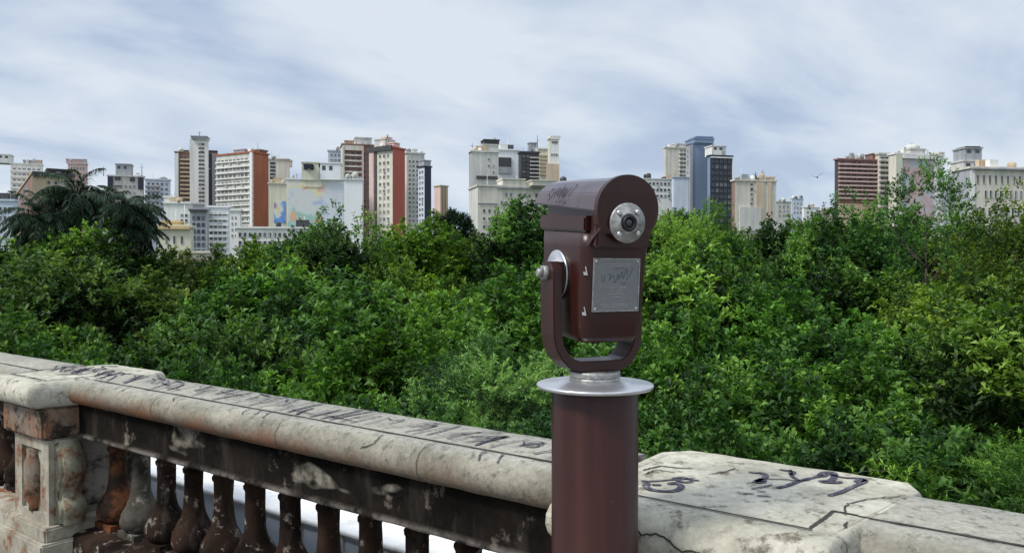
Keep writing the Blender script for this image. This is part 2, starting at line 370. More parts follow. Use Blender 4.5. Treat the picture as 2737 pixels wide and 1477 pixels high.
def cap(cs, hs, kr=.12, fr=0, bk=0):
    rings = [(.075, .986), (.035, .988), (.018, .997), (.006, 1.012), (.0, 1.032), (.001, 1.054), (.009, 1.072), (.022, 1.086), (.040, 1.095), (.06, 1.0995), (.098, 1.1), (.102, 1.090), (.107, 1.090), (.111, 1.1)]
    bm = bmesh.new(); prev = None
    for ins, z in rings:
        k = .55
        s0, s1 = cs-hs+ins*kr, cs+hs-ins*k; t0, t1 = 1.44+ins, 2.045-ins*.3; z += .0012
        ch = .07
        pts = []
        cor = [(s0+fr, t0), (s1, t0), (s1, t1-ch), (s1-ch*.7, t1), (s0-bk+ch*.5, t1), (s0-bk, t1-ch)]
        for i in range(6):
            a, b = cor[i], cor[(i+1) % 6]; n = (22, 18, 3, 16, 3, 18)[i]
            for j in range(n): pts.append((a[0]+(b[0]-a[0])*j/n, a[1]+(b[1]-a[1])*j/n))
        ring = [bm.verts.new(ST(s, t+wob((s, t, z), .003), z+wob((s+4, t, z), .0015))) for s, t in pts]
        if prev:
            for i in range(len(ring)):
                f = bm.faces.new((prev[i], prev[(i+1) % len(ring)], ring[(i+1) % len(ring)], ring[i])); f.smooth = True
        prev = ring
    bm.faces.new(prev)
    bmesh.ops.recalc_face_normals(bm, faces=bm.faces)
    return mesh_obj('cap', bm, S_top, None)
def stbox(bm, s0, s1, t0, t1, z0, z1):
    c = [ST(s0, t0, z0), ST(s1, t0, z0), ST(s1, t1, z0), ST(s0, t1, z0)]
    vs = [bm.verts.new(p) for p in c] + [bm.verts.new(p+Vector((0, 0, z1-z0))) for p in c]
    for q in ((0,1,2,3),(7,6,5,4),(4,5,1,0),(5,6,2,1),(6,7,3,2),(7,4,0,3)): bm.faces.new([vs[i] for i in q])
def bev(bm, w=.008, seg=2):
    bmesh.ops.recalc_face_normals(bm, faces=bm.faces)
    bmesh.ops.bevel(bm, geom=list(bm.edges), offset=w, segments=seg, affect='EDGES')
BPROF = [(.060, .42), (.060, .435), (.050, .445), (.070, .455), (.086, .472), (.090, .495), (.084, .525), (.067, .555), (.050, .585), (.041, .62), (.037, .70), (.038, .765), (.044, .775), (.044, .785), (.038, .792), (.046, .81), (.048, .845)]
_OLD = [(.060, .42), (.060, .44), (.045, .452), (.052, .47), (.075, .495), (.086, .53), (.083, .565), (.068, .60), (.050, .632), (.040, .67), (.036, .72), (.036, .765), (.045, .775), (.045, .785), (.040, .792), (.055, .81), (.058, .845)]
def baluster(s, mat, t=1.78, name='baluster', parent=bal):
    bm = bmesh.new(); lathe(bm, [(r*1.0, z) for r, z in BPROF], 20, tuple(ST(s, t, 0)))
    stbox(bm, s-.07, s+.07, t-.07, t+.07, .4195, .447); stbox(bm, s-.048, s+.048, t-.048, t+.048, .812, .8385)
    for v in bm.verts:
        v.co += v.normal*0 + Vector((wob(v.co, .004, 14), wob(v.co+Vector((3, 3, 3)), .004, 14), 0))
    return keep(mesh_obj(name, bm, mat, parent))
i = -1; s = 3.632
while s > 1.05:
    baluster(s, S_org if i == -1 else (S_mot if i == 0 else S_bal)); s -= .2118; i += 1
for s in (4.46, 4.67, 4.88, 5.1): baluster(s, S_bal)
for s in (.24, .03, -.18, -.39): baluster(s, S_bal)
for cs in (.70, 3.95, 7.2):
    pr = empty('pier'); pr.parent = bal; keep(pr)
    def kp(o): o.parent = pr; return o
    kp(cap(cs, .30, .12 if cs < 1 else .3, 0 if cs < 1 else .09, .07 if cs < 1 else 0))
    bm = bmesh.new(); stbox(bm, cs-.215, cs+.215, 1.50, 1.98, .842, .986); bev(bm, .012, 3)
    kp(mesh_obj('block', bm, S_block))
    dc = cs-.03
    bm = bmesh.new(); stbox(bm, dc-.18, dc+.18, 1.545, 1.665, .46, .842); bev(bm, .006)
    # raised stiles either side of the long panel, rounded head and foot
    for a, b in ((dc-.18, dc-.105), (dc+.105, dc+.18)): stbox(bm, a+.001, b, 1.528, 1.55, .462, .840)
    stbox(bm, dc-.105, dc+.105, 1.528, 1.55, .79, .840); stbox(bm, dc-.105, dc+.105, 1.528, 1.55, .462, .50)
    kp(mesh_obj('die', bm, S_pier))
    bm = bmesh.new(); stbox(bm, dc-.11, dc+.11, 1.664, 1.95, .461, .841); kp(mesh_obj('core', bm, S_black))
    bm = bmesh.new()
    lathe(bm, [(.030, .5), (.032, .53), (.048, .56), (.050, .72), (.034, .75), (.03, .78)], 16, tuple(ST(dc, 1.548, 0)))
    kp(mesh_obj('panel_moulding', bm, S_block, None, True))
    bm = bmesh.new(); stbox(bm, dc-.24, dc+.24, 1.47, 2.0, 0, .40); stbox(bm, dc-.215, dc+.215, 1.495, 1.98, .395, .462); bev(bm, .008)
    kp(mesh_obj('plinth', bm, S_pier))
    for sg in (-1, 1):      # bulging scroll on each flank of the pier
        bm = bmesh.new(); outl = [(.0, .84)]+smoothpts([(.012, .835), (.050, .80), (.072, .75), (.078, .70), (.068, .65), (.050, .61), (.046, .595), (.062, .575), (.082, .55), (.084, .52), (.072, .49), (.070, .463)], 4)+[(.0, .463)]
        fa = [bm.verts.new(ST(dc+sg*(.179+a*.9), 1.552, z)) for a, z in outl]; fm_ = [bm.verts.new(ST(dc+sg*(.179+a*1.0), 1.605, z)) for a, z in outl]; fb = [bm.verts.new(ST(dc+sg*(.179+a*.9), 1.662, z)) for a, z in outl]
        for r1_, r2_ in ((fa, fb),):
            for i_ in range(len(outl)): bm.faces.new((r1_[i_], r1_[(i_+1) % len(outl)], r2_[(i_+1) % len(outl)], r2_[i_]))
        for v in fm_: bm.verts.remove(v)
        bm.faces.new(fa); bm.faces.new(fb[::-1]); bmesh.ops.recalc_face_normals(bm, faces=bm.faces)
        bmesh.ops.bevel(bm, geom=[e for f in bm.faces if len(f.verts) > 4 for e in f.edges], offset=.014, segments=3, affect='EDGES')
        bmesh.ops.remove_doubles(bm, verts=bm.verts, dist=.0008); kp(mesh_obj('scroll', bm, S_scroll, None, True))

# graffiti and cracks on the top: flat paint a millimetre over the stone
bm = bmesh.new(); ZT = 1.1036
random.seed(3)
def topstroke(pts, w=.007, k=4):
    p = [ST(a, b, ZT) for a, b in pts]
    ribbon(bm, [Vector(q) for q in smoothpts([tuple(q) for q in p], k)], w)
s = 1.05
while s < 4.2:
    t0 = random.choice([1.70, 1.705, 1.72, 1.78]); t1 = random.choice([1.91, 1.90, 1.86, 1.82])
    ds = .07*(s-1.9)+random.uniform(-.035, .035); bend = random.uniform(-.012, .012)
    topstroke([(s, t0), (s+ds*.5+bend, (t0+t1)/2), (s+ds, t1)], random.choice([.004, .005, .006, .008, .012]))
    r = random.random()
    if r < .30: topstroke([(s+ds, t1), (s+ds+.03, t1-.03), (s+.06, t0+.06)], random.uniform(.004, .008))
    elif r < .42: topstroke([(s+.025*math.cos(a)+ds*.5, (t0+t1)/2+.035*math.sin(a)) for a in [x*.7 for x in range(8)]], .006)
    elif r < .55: topstroke([(s-.04, t0+.04), (s+.10, t0+.05)], .006)
    elif r < .65: topstroke([(s+ds*.5-.03, t0+.10), (s+ds*.5+.06, t0+.115)], .014)
    s += random.uniform(.03, .06)
o = keep(mesh_obj('graffiti', bm, inkM, bal))
bm = bmesh.new()
for _ in range(14):
    s = random.uniform(3.7, 4.15); t = random.uniform(1.6, 1.95)
    topstroke([(s, t), (s+random.uniform(-.08, .08), t+.05), (s+random.uniform(-.1, .1), min(1.98, t+.1))], random.uniform(.006, .016))
keep(mesh_obj('graffiti', bm, inkM, bal))
def PT(x, y, h=ZC-ZT):     # point of the top plane seen at pixel (x, y)
    Y = F*h/(y*1.0625-HY); return Vector((pxk(x)*Y, Y, ZT))
def pst(pts, w):
    bm = bmesh.new(); ribbon(bm, [Vector(q) for q in smoothpts([tuple(PT(*p)) for p in pts], 4)], w); keep(mesh_obj('graffiti_stroke', bm, inkM, bal))
for pts, w_ in [
 ([(1612, 1208), (1640, 1210), (1700, 1205), (1750, 1203)], .008), ([(1632, 1214), (1625, 1222), (1640, 1231), (1680, 1235), (1706, 1231), (1715, 1222), (1700, 1214), (1682, 1217)], .016),
 ([(1640, 1218), (1665, 1219)], .014), ([(1700, 1206), (1722, 1212), (1745, 1210)], .012), ([(1690, 1203), (1716, 1200), (1745, 1207), (1760, 1207)], .009),
 ([(1884, 1186), (1920, 1190), (1927, 1200), (1900, 1212), (1930, 1211)], .014), ([(1905, 1211), (1925, 1204)], .022), ([(1925, 1204), (1975, 1205), (2010, 1209), (2040, 1206)], .006),
 ([(1955, 1226), (1980, 1221), (2010, 1210), (2050, 1200), (2085, 1195)], .013), ([(1990, 1181), (1993, 1196), (2012, 1208)], .010), ([(1960, 1180), (1998, 1186), (1990, 1194)], .011),
 ([(2062, 1197), (2075, 1188), (2100, 1189), (2095, 1206), (2068, 1210), (2095, 1213), (2120, 1211)], .016), ([(2078, 1189), (2120, 1200), (2170, 1203), (2178, 1210), (2150, 1222), (2115, 1238), (2085, 1246)], .012),
 ([(2155, 1212), (2176, 1205)], .022), ([(1868, 1240), (1900, 1242)], .007), ([(1905, 1246), (1940, 1248)], .007), ([(1890, 1229), (1925, 1223), (1945, 1218)], .006), ([(1906, 1234), (1930, 1236)], .006)]:
    pst(pts, w_)
# cracks
def jit(pts, a=.004):
    out = []
    for p, q in zip(pts, pts[1:]):
        for k in range(5):
            v = Vector(p).lerp(Vector(q), k/5); out.append(v+Vector((random.uniform(-a, a), random.uniform(-a, a), 0)))
    out.append(Vector(pts[-1])); return out
for pts, w_ in [([(1616, 1182), (1640, 1176), (1665, 1171), (1700, 1176), (1745, 1177)], .006), ([(2128, 1293), (2130, 1272), (2140, 1265), (2180, 1255), (2230, 1250), (2280, 1246)], .004),
                ([(1620, 1192), (1650, 1180), (1700, 1188)], .004), ([(1780, 1193), (1830, 1184), (1850, 1176)], .004), ([(2150, 1190), (2200, 1182), (2240, 1186)], .004)]:
    bm = bmesh.new(); ribbon(bm, jit([PT(*p) for p in pts], .003), w_); keep(mesh_obj('crack', bm, crackM, bal))
def NS(s, v, off=.0022, prof=NOSE):    # point on the rail nose, v = 0..1 from the groove down
    d = [0]
    for a, b in zip(prof, prof[1:]): d.append(d[-1]+math.dist(a, b))
    x = v*d[-1]
    for i in range(len(d)-1):
        if x <= d[i+1]+1e-9:
            f = (x-d[i])/(d[i+1]-d[i]); t = prof[i][0]+(prof[i+1][0]-prof[i][0])*f; z = prof[i][1]+(prof[i+1][1]-prof[i][1])*f
            nt_, nz_ = (prof[i+1][1]-prof[i][1]), -(prof[i+1][0]-prof[i][0]); l = math.hypot(nt_, nz_); nt_ /= l; nz_ /= l
            return ST(s, t+nt_*off, z+nz_*off), (NV*nt_+Vector((0, 0, nz_)))
def nosestroke(pts, w, capoff=0, j=0.01, nm='crack', mt=crackM):
    bm = bmesh.new()
    P_, U_ = [], []
    for (s0, v0), (s1, v1) in zip(pts, pts[1:]):
        for k in range(6):
            p, u_ = NS(s0+(s1-s0)*k/6+random.uniform(-j, j)*.3, min(.98, v0+(v1-v0)*k/6+random.uniform(-j, j)), .0035)
            P_.append(p-NV*capoff); U_.append(u_)
    ribbon(bm, P_, w, U_); keep(mesh_obj(nm, bm, mt, bal))
nosestroke([(.385, .52), (.33, .55), (.31, .62), (.25, .70), (.22, .63), (.18, .60), (.12, .68), (.0, .66), (-.2, .7)], .005)
for s in (2.2, 3.0, 1.55): nosestroke([(s, .1), (s+.004, .5), (s, .95)], .0022)
nosestroke([(1.75, .12), (1.74, .35), (1.80, .5)], .004)
nosestroke([(.86, .45), (.80, .40), (.76, .50), (.72, .46), (.67, .56), (.62, .53)], .004, .1615)
nosestroke([(.52, .66), (.48, .75), (.45, .72), (.42, .74)], .005, .1615)
nosestroke([(.405, .02), (.402, .5), (.404, .97)], .007, .05)
# more pen strokes spilling over the round front edge of the rail
for s0 in (1.3, 1.36, 2.33, 2.39, 2.45, 2.9, 3.3):
    nosestroke([(s0, .02), (s0+random.uniform(-.03, .03), .2), (s0-.02, random.uniform(.25, .4))], .005, 0, .004, 'graffiti_stroke', inkM)
# dark strip painting dirt and shade into the groove that divides the flat top from the round edge
for s0, s1 in ((1.0, 3.66), (-1.6, .40), (4.25, 7)):
    bm = bmesh.new(); p_ = []; n_ = int((s1-s0)/.02)
    for k in range(n_+1): p_.append(ST(s0+(s1-s0)*k/n_, 1.688+.002*mn.noise(Vector((k*.31, 3, 1))), 1.1018))
    vs_ = None
    for k, p in enumerate(p_):
        hw = .0042+.004*max(0, mn.noise(Vector((k*.17, 9, 2)))+.1)
        q = (bm.verts.new(p+NV*hw), bm.verts.new(p-NV*hw))
        if vs_: bm.faces.new((vs_[0], vs_[1], q[1], q[0]))
        vs_ = q
    keep(mesh_obj('groove_dirt_shade', bm, crackM, bal))
for cs in (.70, 3.95):
    bm = bmesh.new(); k = .55; ins = .1045
    s0, s1 = cs-.30+.055+(.09 if cs > 1 else 0), cs+.30-ins*k; t0, t1 = 1.44+ins, 2.045-ins*.3
    loop = [(s1, 1.69), (s1, t0), (s0, t0), (s0-.005, 1.69), (cs-.30+(.06 if cs > 1 else -.003), 1.69)]; pts_ = []
    for a_, b_2 in zip(loop, loop[1:]):
        for j_ in range(14): pts_.append(ST(a_[0]+(b_2[0]-a_[0])*j_/14, a_[1]+(b_2[1]-a_[1])*j_/14, 1.1030))
    ribbon(bm, [p+Vector((random.uniform(-.0012, .0012), random.uniform(-.0012, .0012), 0)) for p in pts_], .008, Vector((0, 0, 1)), False)
    keep(mesh_obj('groove_dirt_shade', bm, crackM, bal))


# white painted concrete wall running outside the balustrade, lower down
wl = empty('white_wall', ST(2.3, 2.6, GZ), label='white painted concrete wall seen through the gaps between the balusters', cat='wall')
bm = bmesh.new()
prof = [(2.44, GZ), (2.44, .33), (2.41, .345), (2.41, .385), (2.43, .40), (2.78, .40), (2.80, .38), (2.80, GZ)]
o = sweep('coping', [(2.395, .375), (2.395, .395), (2.405, .402), (2.78, .402), (2.80, .395), (2.80, .375)], -6, 14, whiteTop, wl, .1, .003); o.matrix_parent_inverse = Matrix.Translation(-ST(2.3, 2.6, GZ))
o = sweep('wall_face', [(2.412, GZ), (2.412, .376), (2.77, .376), (2.77, GZ)], -6, 14, whiteW, wl, .5, .0, False); o.matrix_parent_inverse = Matrix.Translation(-ST(2.3, 2.6, GZ))
s = -5.9
k = 0
while s < 13.8:
    bm = bmesh.new(); stbox(bm, s, s+.03, 2.400, 2.4135, -1.2, .372)
    o = mesh_obj('rib', bm, frameM, wl); o.matrix_parent_inverse = Matrix.Translation(-ST(2.3, 2.6, GZ)); s += .30; k += 1

# ------------------------------------------------------------------ coin telescope
TX, TY = .1635, 1.55
tel = empty('viewing_telescope', (TX, TY, 0), R(22), label='brown coin operated viewing telescope on round pole with silver disc collar', cat='telescope')
bm = bmesh.new(); lathe(bm, [(.14, .001), (.14, .012), (.0853, .012), (.0853, 1.358), (.083, 1.363), (.0829, 1.366)], 64)
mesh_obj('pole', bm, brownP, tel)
bm = bmesh.new(); lathe(bm, [(.10, 1.3665), (.113, 1.3680), (.1150, 1.3710), (.1150, 1.3740), (.1135, 1.3758), (.0740, 1.3775), (.0700, 1.3805), (.0560, 1.3835)], 72)
mesh_obj('collar_disc', bm, steel, tel)
bm = bmesh.new(); lathe(bm, [(.0500, 1.3830), (.0500, 1.3875), (.0475, 1.3885), (.0475, 1.3900), (.0500, 1.3910), (.0500, 1.3995), (.0480, 1.4015)], 48)
mesh_obj('swivel_ring', bm, steelD, tel)
# yoke: bent flat bar
bm = bmesh.new()
ctr = [(-.0935, 1.616), (-.0935, 1.598), (-.0930, 1.53), (-.0920, 1.475), (-.088, 1.452), (-.076, 1.432), (-.062, 1.419), (-.045, 1.4135), (0, 1.413), (.043, 1.4135), (.058, 1.419), (.070, 1.432), (.080, 1.452), (.0830, 1.475), (.0830, 1.53), (.0830, 1.60), (.0830, 1.622)]
rows = []
for i, (x, z) in enumerate(ctr):
    a = Vector(ctr[max(0, i-1)]); b = Vector(ctr[min(len(ctr)-1, i+1)]); d = (b-a).normalized(); nn_ = Vector((d.y, -d.x))*.0095
    if 6 <= i <= 10: nn_ *= 1.1
    hw = .031 if 0 < i < 16 else .020
    rows.append([bm.verts.new((x+nn_.x*sx, hw*sy+.004, z+nn_.y*sx)) for sx, sy in ((1, -1), (1, 1), (-1, 1), (-1, -1))])
for a, b in zip(rows, rows[1:]):
    for j in range(4): bm.faces.new((a[j], a[(j+1) % 4], b[(j+1) % 4], b[j]))
bm.faces.new(rows[0]); bm.faces.new(rows[-1][::-1]); bmesh.ops.recalc_face_normals(bm, faces=bm.faces)
bmesh.ops.bevel(bm, geom=[e for e in bm.edges if abs(e.verts[0].co.y-e.verts[1].co.y) < 1e-6], offset=.0025, segments=2, affect='EDGES')
yoke = mesh_obj('yoke', bm, brown, tel)
# body box, slightly narrower towards its foot, rounded bottom edges
bm = bmesh.new()
rings = [(.050, .047, -.060, .080, 1.459), (.058, .055, -.073, .094, 1.463), (.063, .060, -.079, .101, 1.474), (.0655, .064, -.081, .105, 1.52), (.0670, .071, -.083, .107, 1.640), (.0670, .072, -.083, .107, 1.667)]
prev = None
for hl, hr, y0, y1, z in rings:
    q = []
    for cx_, cy_, rad_, a0 in ((-hl, y0, .022, 180), (hr, y0, .012, 270), (hr, y1, .010, 0), (-hl, y1, .010, 90)):
        ox = cx_+rad_*(1 if cx_ < 0 else -1); oy = cy_+rad_*(1 if cy_ < 0 else -1)
        for j in range(7):
            an = R(a0+90*j/6); q.append(bm.verts.new((ox+rad_*math.cos(an), oy+rad_*math.sin(an), z)))
    if prev:
        for j in range(28):
            f = bm.faces.new((prev[j], prev[(j+1) % 28], q[(j+1) % 28], q[j])); f.smooth = True
    else: bm.faces.new(q)
    prev = q
bm.faces.new(prev); bmesh.ops.recalc_face_normals(bm, faces=bm.faces)
body = mesh_obj('body', bm, brown, tel)
# ledge block between body and hood
bm = bmesh.new()
for (x0, x1, y0, y1, z0, z1) in ((-.067, .070, -.080, .125, 1.6685, 1.699),):
    box(bm, x0, x1, y0, y1, z0, z1)
bev(bm, .004)
mesh_obj('neck_block', bm, brown, tel)
bm = bmesh.new(); box(bm, -.045, .045, -.078, .13, 1.698, 1.728); mesh_obj('saddle', bm, brown, tel)
bm = bmesh.new(); box(bm, -.0660, -.0652, -.020, .10, 1.6505, 1.6535); bev(bm, .0003, 1)
mesh_obj('seam_strip', bm, steelD, body)
# hood: faceted arch extruded along the axis
def arch(rad, zc_, low, n=6, y=0):
    a0 = math.asin((low-zc_)/rad); pts = []
    for i in range(n+1):
        a = a0+(math.pi-2*a0)*i/n; pts.append((rad*math.cos(a), zc_+rad*math.sin(a)))
    return pts
bm = bmesh.new()
r0 = [bm.verts.new((x, -.108, z)) for x, z in arch(.0605, 1.7120, 1.7075, 6)]; r1 = [bm.verts.new((x, .174, z)) for x, z in arch(.060, 1.7130, 1.7215, 6)]
for i in range(len(r0)-1): bm.faces.new((r0[i], r0[i+1], r1[i+1], r1[i]))
bm.faces.new((r0[0], r1[0], r1[-1], r0[-1])); bm.faces.new(r0[::-1]); bm.faces.new(r1)
bmesh.ops.recalc_face_normals(bm, faces=bm.faces)
bmesh.ops.bevel(bm, geom=list(bm.edges), offset=.0022, segments=2, affect='EDGES')
hood = mesh_obj('hood', bm, hoodM, tel)
# face plate: round head running down into the body front
bm = bmesh.new()
out = []
for i in range(33):
    a = R(-32)+(math.pi+R(64))*i/32; out.append((.0640*math.cos(a), 1.7115+.0640*math.sin(a)))
out += [(-.0560, 1.668), (-.0600, 1.655), (-.0620, 1.643), (.0640, 1.643), (.0610, 1.655), (.0560, 1.668)]
f0 = [bm.verts.new((x, -.121, z)) for x, z in out]; f1 = [bm.verts.new((x, -.108, z)) for x, z in out]
# lower lip leans back to the body front
for v in f0:
    if v.co.z < 1.68: v.co.y += min(.0365, (1.68-v.co.z)/.037*.0365)
for v in f1:
    if v.co.z < 1.68: v.co.y = -.0815
bm.faces.new(f0); bm.faces.new(f1[::-1])
for i in range(len(out)): bm.faces.new((f0[i], f0[(i+1) % len(out)], f1[(i+1) % len(out)], f1[i]))
bmesh.ops.recalc_face_normals(bm, faces=bm.faces)
fp = mesh_obj('face_plate', bm, brown, tel)
bm = bmesh.new(); box(bm, -.056, .056, -.1085, -.0815, 1.642, 1.70); bev(bm, .003)
mesh_obj('front_filler', bm, brown, tel)
# eyepiece
EZ = 1.688
bm = bmesh.new(); lathe(bm, [(.0365, -.1210), (.0365, -.1245), (.0345, -.1262), (.0205, -.1262), (.0200, -.1290), (.0175, -.1295), (.0150, -.1290), (.0145, -.124)], 56, (-.0022, 0, EZ), 'Y')
ep = mesh_obj('eyepiece_ring', bm, steelD, tel)
bm = bmesh.new(); lathe(bm, [(.0144, -.124), (.0144, -.133), (.0125, -.1345), (.0095, -.1335), (.0080, -.127)], 40, (-.0022, 0, EZ), 'Y')
mesh_obj('eyecup', bm, rubber, tel)
bm = bmesh.new(); lathe(bm, [(.0088, -.126), (.0086, -.1288), (.0062, -.1308), (.003, -.1318), (.0006, -.1321)], 32, (-.0022, 0, EZ), 'Y')
mesh_obj('lens', bm, lensM, tel, True)
for a in (45, 135, 225, 315):
    bm = bmesh.new(); cx, cz = -.0022+.0272*math.cos(R(a+3)), .0272*math.sin(R(a+3))
    lathe(bm, [(.0048, -.1262), (.0048, -.1275), (.0036, -.1300), (.0015, -.1310), (.0013, -.1300)], 16, (cx, 0, EZ+cz), 'Y')
    mesh_obj('screw', bm, steel, ep)
# engraved plate on the body front with frame, screws and scribbles
pl = empty('plaque_plate'); bpy.data.objects.remove(pl)
PX0, PX1, PZ0, PZ1 = -.0485, .0505, 1.5215, 1.6215
bm = bmesh.new(); box(bm, PX0, PX1, -.0856, -.0828, PZ0, PZ1); bev(bm, .0008, 1)
plaque = mesh_obj('plaque', bm, plateM, tel)
bm = bmesh.new()
for q in ((PX0, PX1, PZ1-.0022, PZ1), (PX0, PX1, PZ0, PZ0+.0022), (PX0, PX0+.0022, PZ0+.0022, PZ1-.0022), (PX1-.0022, PX1, PZ0+.0022, PZ1-.0022)): box(bm, q[0], q[1], -.0864, -.0850, q[2], q[3])
mesh_obj('plaque_rim', bm, steelD, plaque)
for x in (PX0+.0055, PX1-.0055):
    for z in (PZ0+.0055, PZ1-.0055):
        bm = bmesh.new(); lathe(bm, [(.0026, -.0856), (.0024, -.0868), (.0010, -.0874)], 12, (x, 0, z), 'Y'); mesh_obj('screw', bm, scratchW, plaque)
FN = Vector((0, -1, 0))
bm = bmesh.new(); random.seed(5)
def front(pts, w, k=4, y=-.0860):
    ribbon(bm, [Vector((a, y, b)) for a, b in smoothpts(pts, k)], w, FN)
x = -.028
for pts in ([(-.030, 1.592), (-.030, 1.580), (-.025, 1.579), (-.024, 1.591)], [(-.019, 1.590), (-.012, 1.591), (-.014, 1.580), (-.008, 1.590), (-.005, 1.588)], [(-.005, 1.589), (-.002, 1.575), (.004, 1.592), (.006, 1.581)],
            [(.006, 1.581), (.012, 1.597), (.015, 1.583), (.021, 1.600), (.024, 1.588)], [(.022, 1.580), (.030, 1.590), (.034, 1.603), (.030, 1.606)], [(-.004, 1.600), (.010, 1.604), (.026, 1.600)], [(.010, 1.577), (.018, 1.572), (.021, 1.578)]):
    front(pts, .0011)
mesh_obj('scribble', bm, scrG, plaque)
bm = bmesh.new()
for r_, (z, a, b) in enumerate([(1.610, -.030, .030), (1.6055, -.036, .034), (1.566, -.020, .022), (1.560, -.012, .014), (1.554, -.018, .018), (1.548, -.010, .010), (1.534, -.030, .030), (1.530, -.024, .026)]):
    x = a
    while x < b:
        l = random.uniform(.002, .006); box(bm, x, min(b, x+l), -.0859, -.0855, z, z+.0016); x += l+.0014
mesh_obj('engraved_text', bm, steelD, plaque)
# small bare metal latches on the rounded left front corner of the body
for z in (1.5985, 1.5235):
    bm = bmesh.new(); box(bm, -.0040, .0035, -.0030, .0, -.009, -.003); box(bm, .0015, .0035, -.0025, .0, -.0029, .007)
    for v in bm.verts: v.co.x -= v.co.z*.25
    bmesh.ops.transform(bm, matrix=Matrix.Translation((-.0605, -.0768, z)) @ Matrix.Rotation(R(-45), 4, 'Z'), verts=bm.verts)
    mesh_obj('latch', bm, steel, body)
# pivot discs and bolts
for sg in (-1, 1):
    bm = bmesh.new(); lathe(bm, [(.049, sg*.0668), (.049, sg*.0705), (.047, sg*.0715), (.030, sg*.0715), (.026, sg*.0855)], 40, (0, .030, 1.590), 'X')
    mesh_obj('pivot_disc', bm, steel, tel)
    if sg > 0: continue
    bm = bmesh.new(); lathe(bm, [(.0155, sg*.100), (.0155, sg*.111), (.0135, sg*.113)], 6, (0, .004, 1.594), 'X'); lathe(bm, [(.0085, sg*.112), (.0085, sg*.121), (.006, sg*.123)], 12, (0, .004, 1.594), 'X')
    mesh_obj('bolt', bm, steelD, tel)
    bm = bmesh.new(); box(bm, min(sg*.076, sg*.088), max(sg*.076, sg*.088), -.02, .03, 1.575, 1.615); mesh_obj('spacer', bm, brown, tel)
# scratched letters on the hood flank
bm = bmesh.new()
pa = arch(.0605, 1.7120, 1.7075, 6); pb = arch(.060, 1.7130, 1.7215, 6)
def HS(y, v):      # v 0..1 up the lower-left facets
    f = (y+.108)/.275
    q = [(a[0]+(b[0]-a[0])*f, a[1]+(b[1]-a[1])*f) for a, b in zip(pa, pb)][::-1]
    q = q[:3]; x = v*2; i = min(1, int(x)); g = x-i
    xx = q[i][0]+(q[i+1][0]-q[i][0])*g; z = q[i][1]+(q[i+1][1]-q[i][1])*g
    nx, nz = -(q[i+1][1]-q[i][1]), (q[i+1][0]-q[i][0]); l = math.hypot(nx, nz); nx /= l; nz /= l
    return Vector((xx+nx*.0009, y, z+nz*.0009)), Vector((nx, 0, nz))
def hst(pts, w):
    P_, U_ = [], []
    for p in smoothpts(pts, 4):
        a, b = HS(*p); P_.append(a); U_.append(b)
    ribbon(bm, P_, w, U_)
for pts in ([(.118, .62), (.106, .66), (.114, .45), (.103, .25), (.113, .18)], [(.10, .12), (.092, .55), (.084, .75)], [(.094, .5), (.082, .48)], [(.086, .12), (.078, .70), (.071, .35), (.063, .80), (.060, .35)],
            [(.070, .12), (.060, .30), (.052, .72), (.046, .30), (.040, .66), (.040, .2)], [(.052, .15), (.034, .35), (.028, .75)], [(.024, .85), (.012, .82), (.016, .4), (.026, .12), (.034, .2)]):
    hst(pts, .0022)
mesh_obj('scratched_letters', bm, scratchD, hood)

# the head is tipped: objective end up
HP = Matrix.Translation((0, 0, 1.600+.006)) @ Matrix.Rotation(R(4.2), 4, 'X') @ Matrix.Translation((0, 0, -1.600))
for o in list(tel.children):
    if o.name.split('.')[0] in ('body', 'neck_block', 'saddle', 'hood', 'face_plate', 'front_filler', 'eyepiece_ring', 'eyecup', 'lens', 'plaque'):
        for q in [o]+list(o.children): q.data.transform(HP)
# a bird crossing the gap in the skyline
bY = 38; bc = Vector((pxk(2055)*bY, bY, pz(446, bY)))
bird = empty('bird', bc, R(70), label='small dark bird flying in the sky left of the red brown building', cat='bird')
bm = bmesh.new(); lathe(bm, [(.004, -.16), (.02, -.13), (.035, -.05), (.04, .02), (.03, .08), (.022, .11), (.024, .13), (.006, .165)], 10, (0, 0, 0), 'X'); mesh_obj('body', bm, plain('dark_feathers', (.03, .03, .035), .8), bird, True)
for sg, up_ in ((-1, .17), (1, .06)):
    bm = bmesh.new(); a_ = [(.06, 0, .01), (.05, sg*.12, up_*.7), (-.02, sg*.27, up_*1.3), (-.06, sg*.12, up_*.65), (-.06, 0, 0)]
    v1_ = [bm.verts.new(p) for p in a_]; v2_ = [bm.verts.new((p[0], p[1], p[2]-.008)) for p in a_]
    bm.faces.new(v1_); bm.faces.new(v2_[::-1])
    for i in range(5): bm.faces.new((v1_[i], v1_[(i+1) % 5], v2_[(i+1) % 5], v2_[i]))
    bmesh.ops.recalc_face_normals(bm, faces=bm.faces); mesh_obj('wing', bm, bpy.data.materials['dark_feathers'], bird)

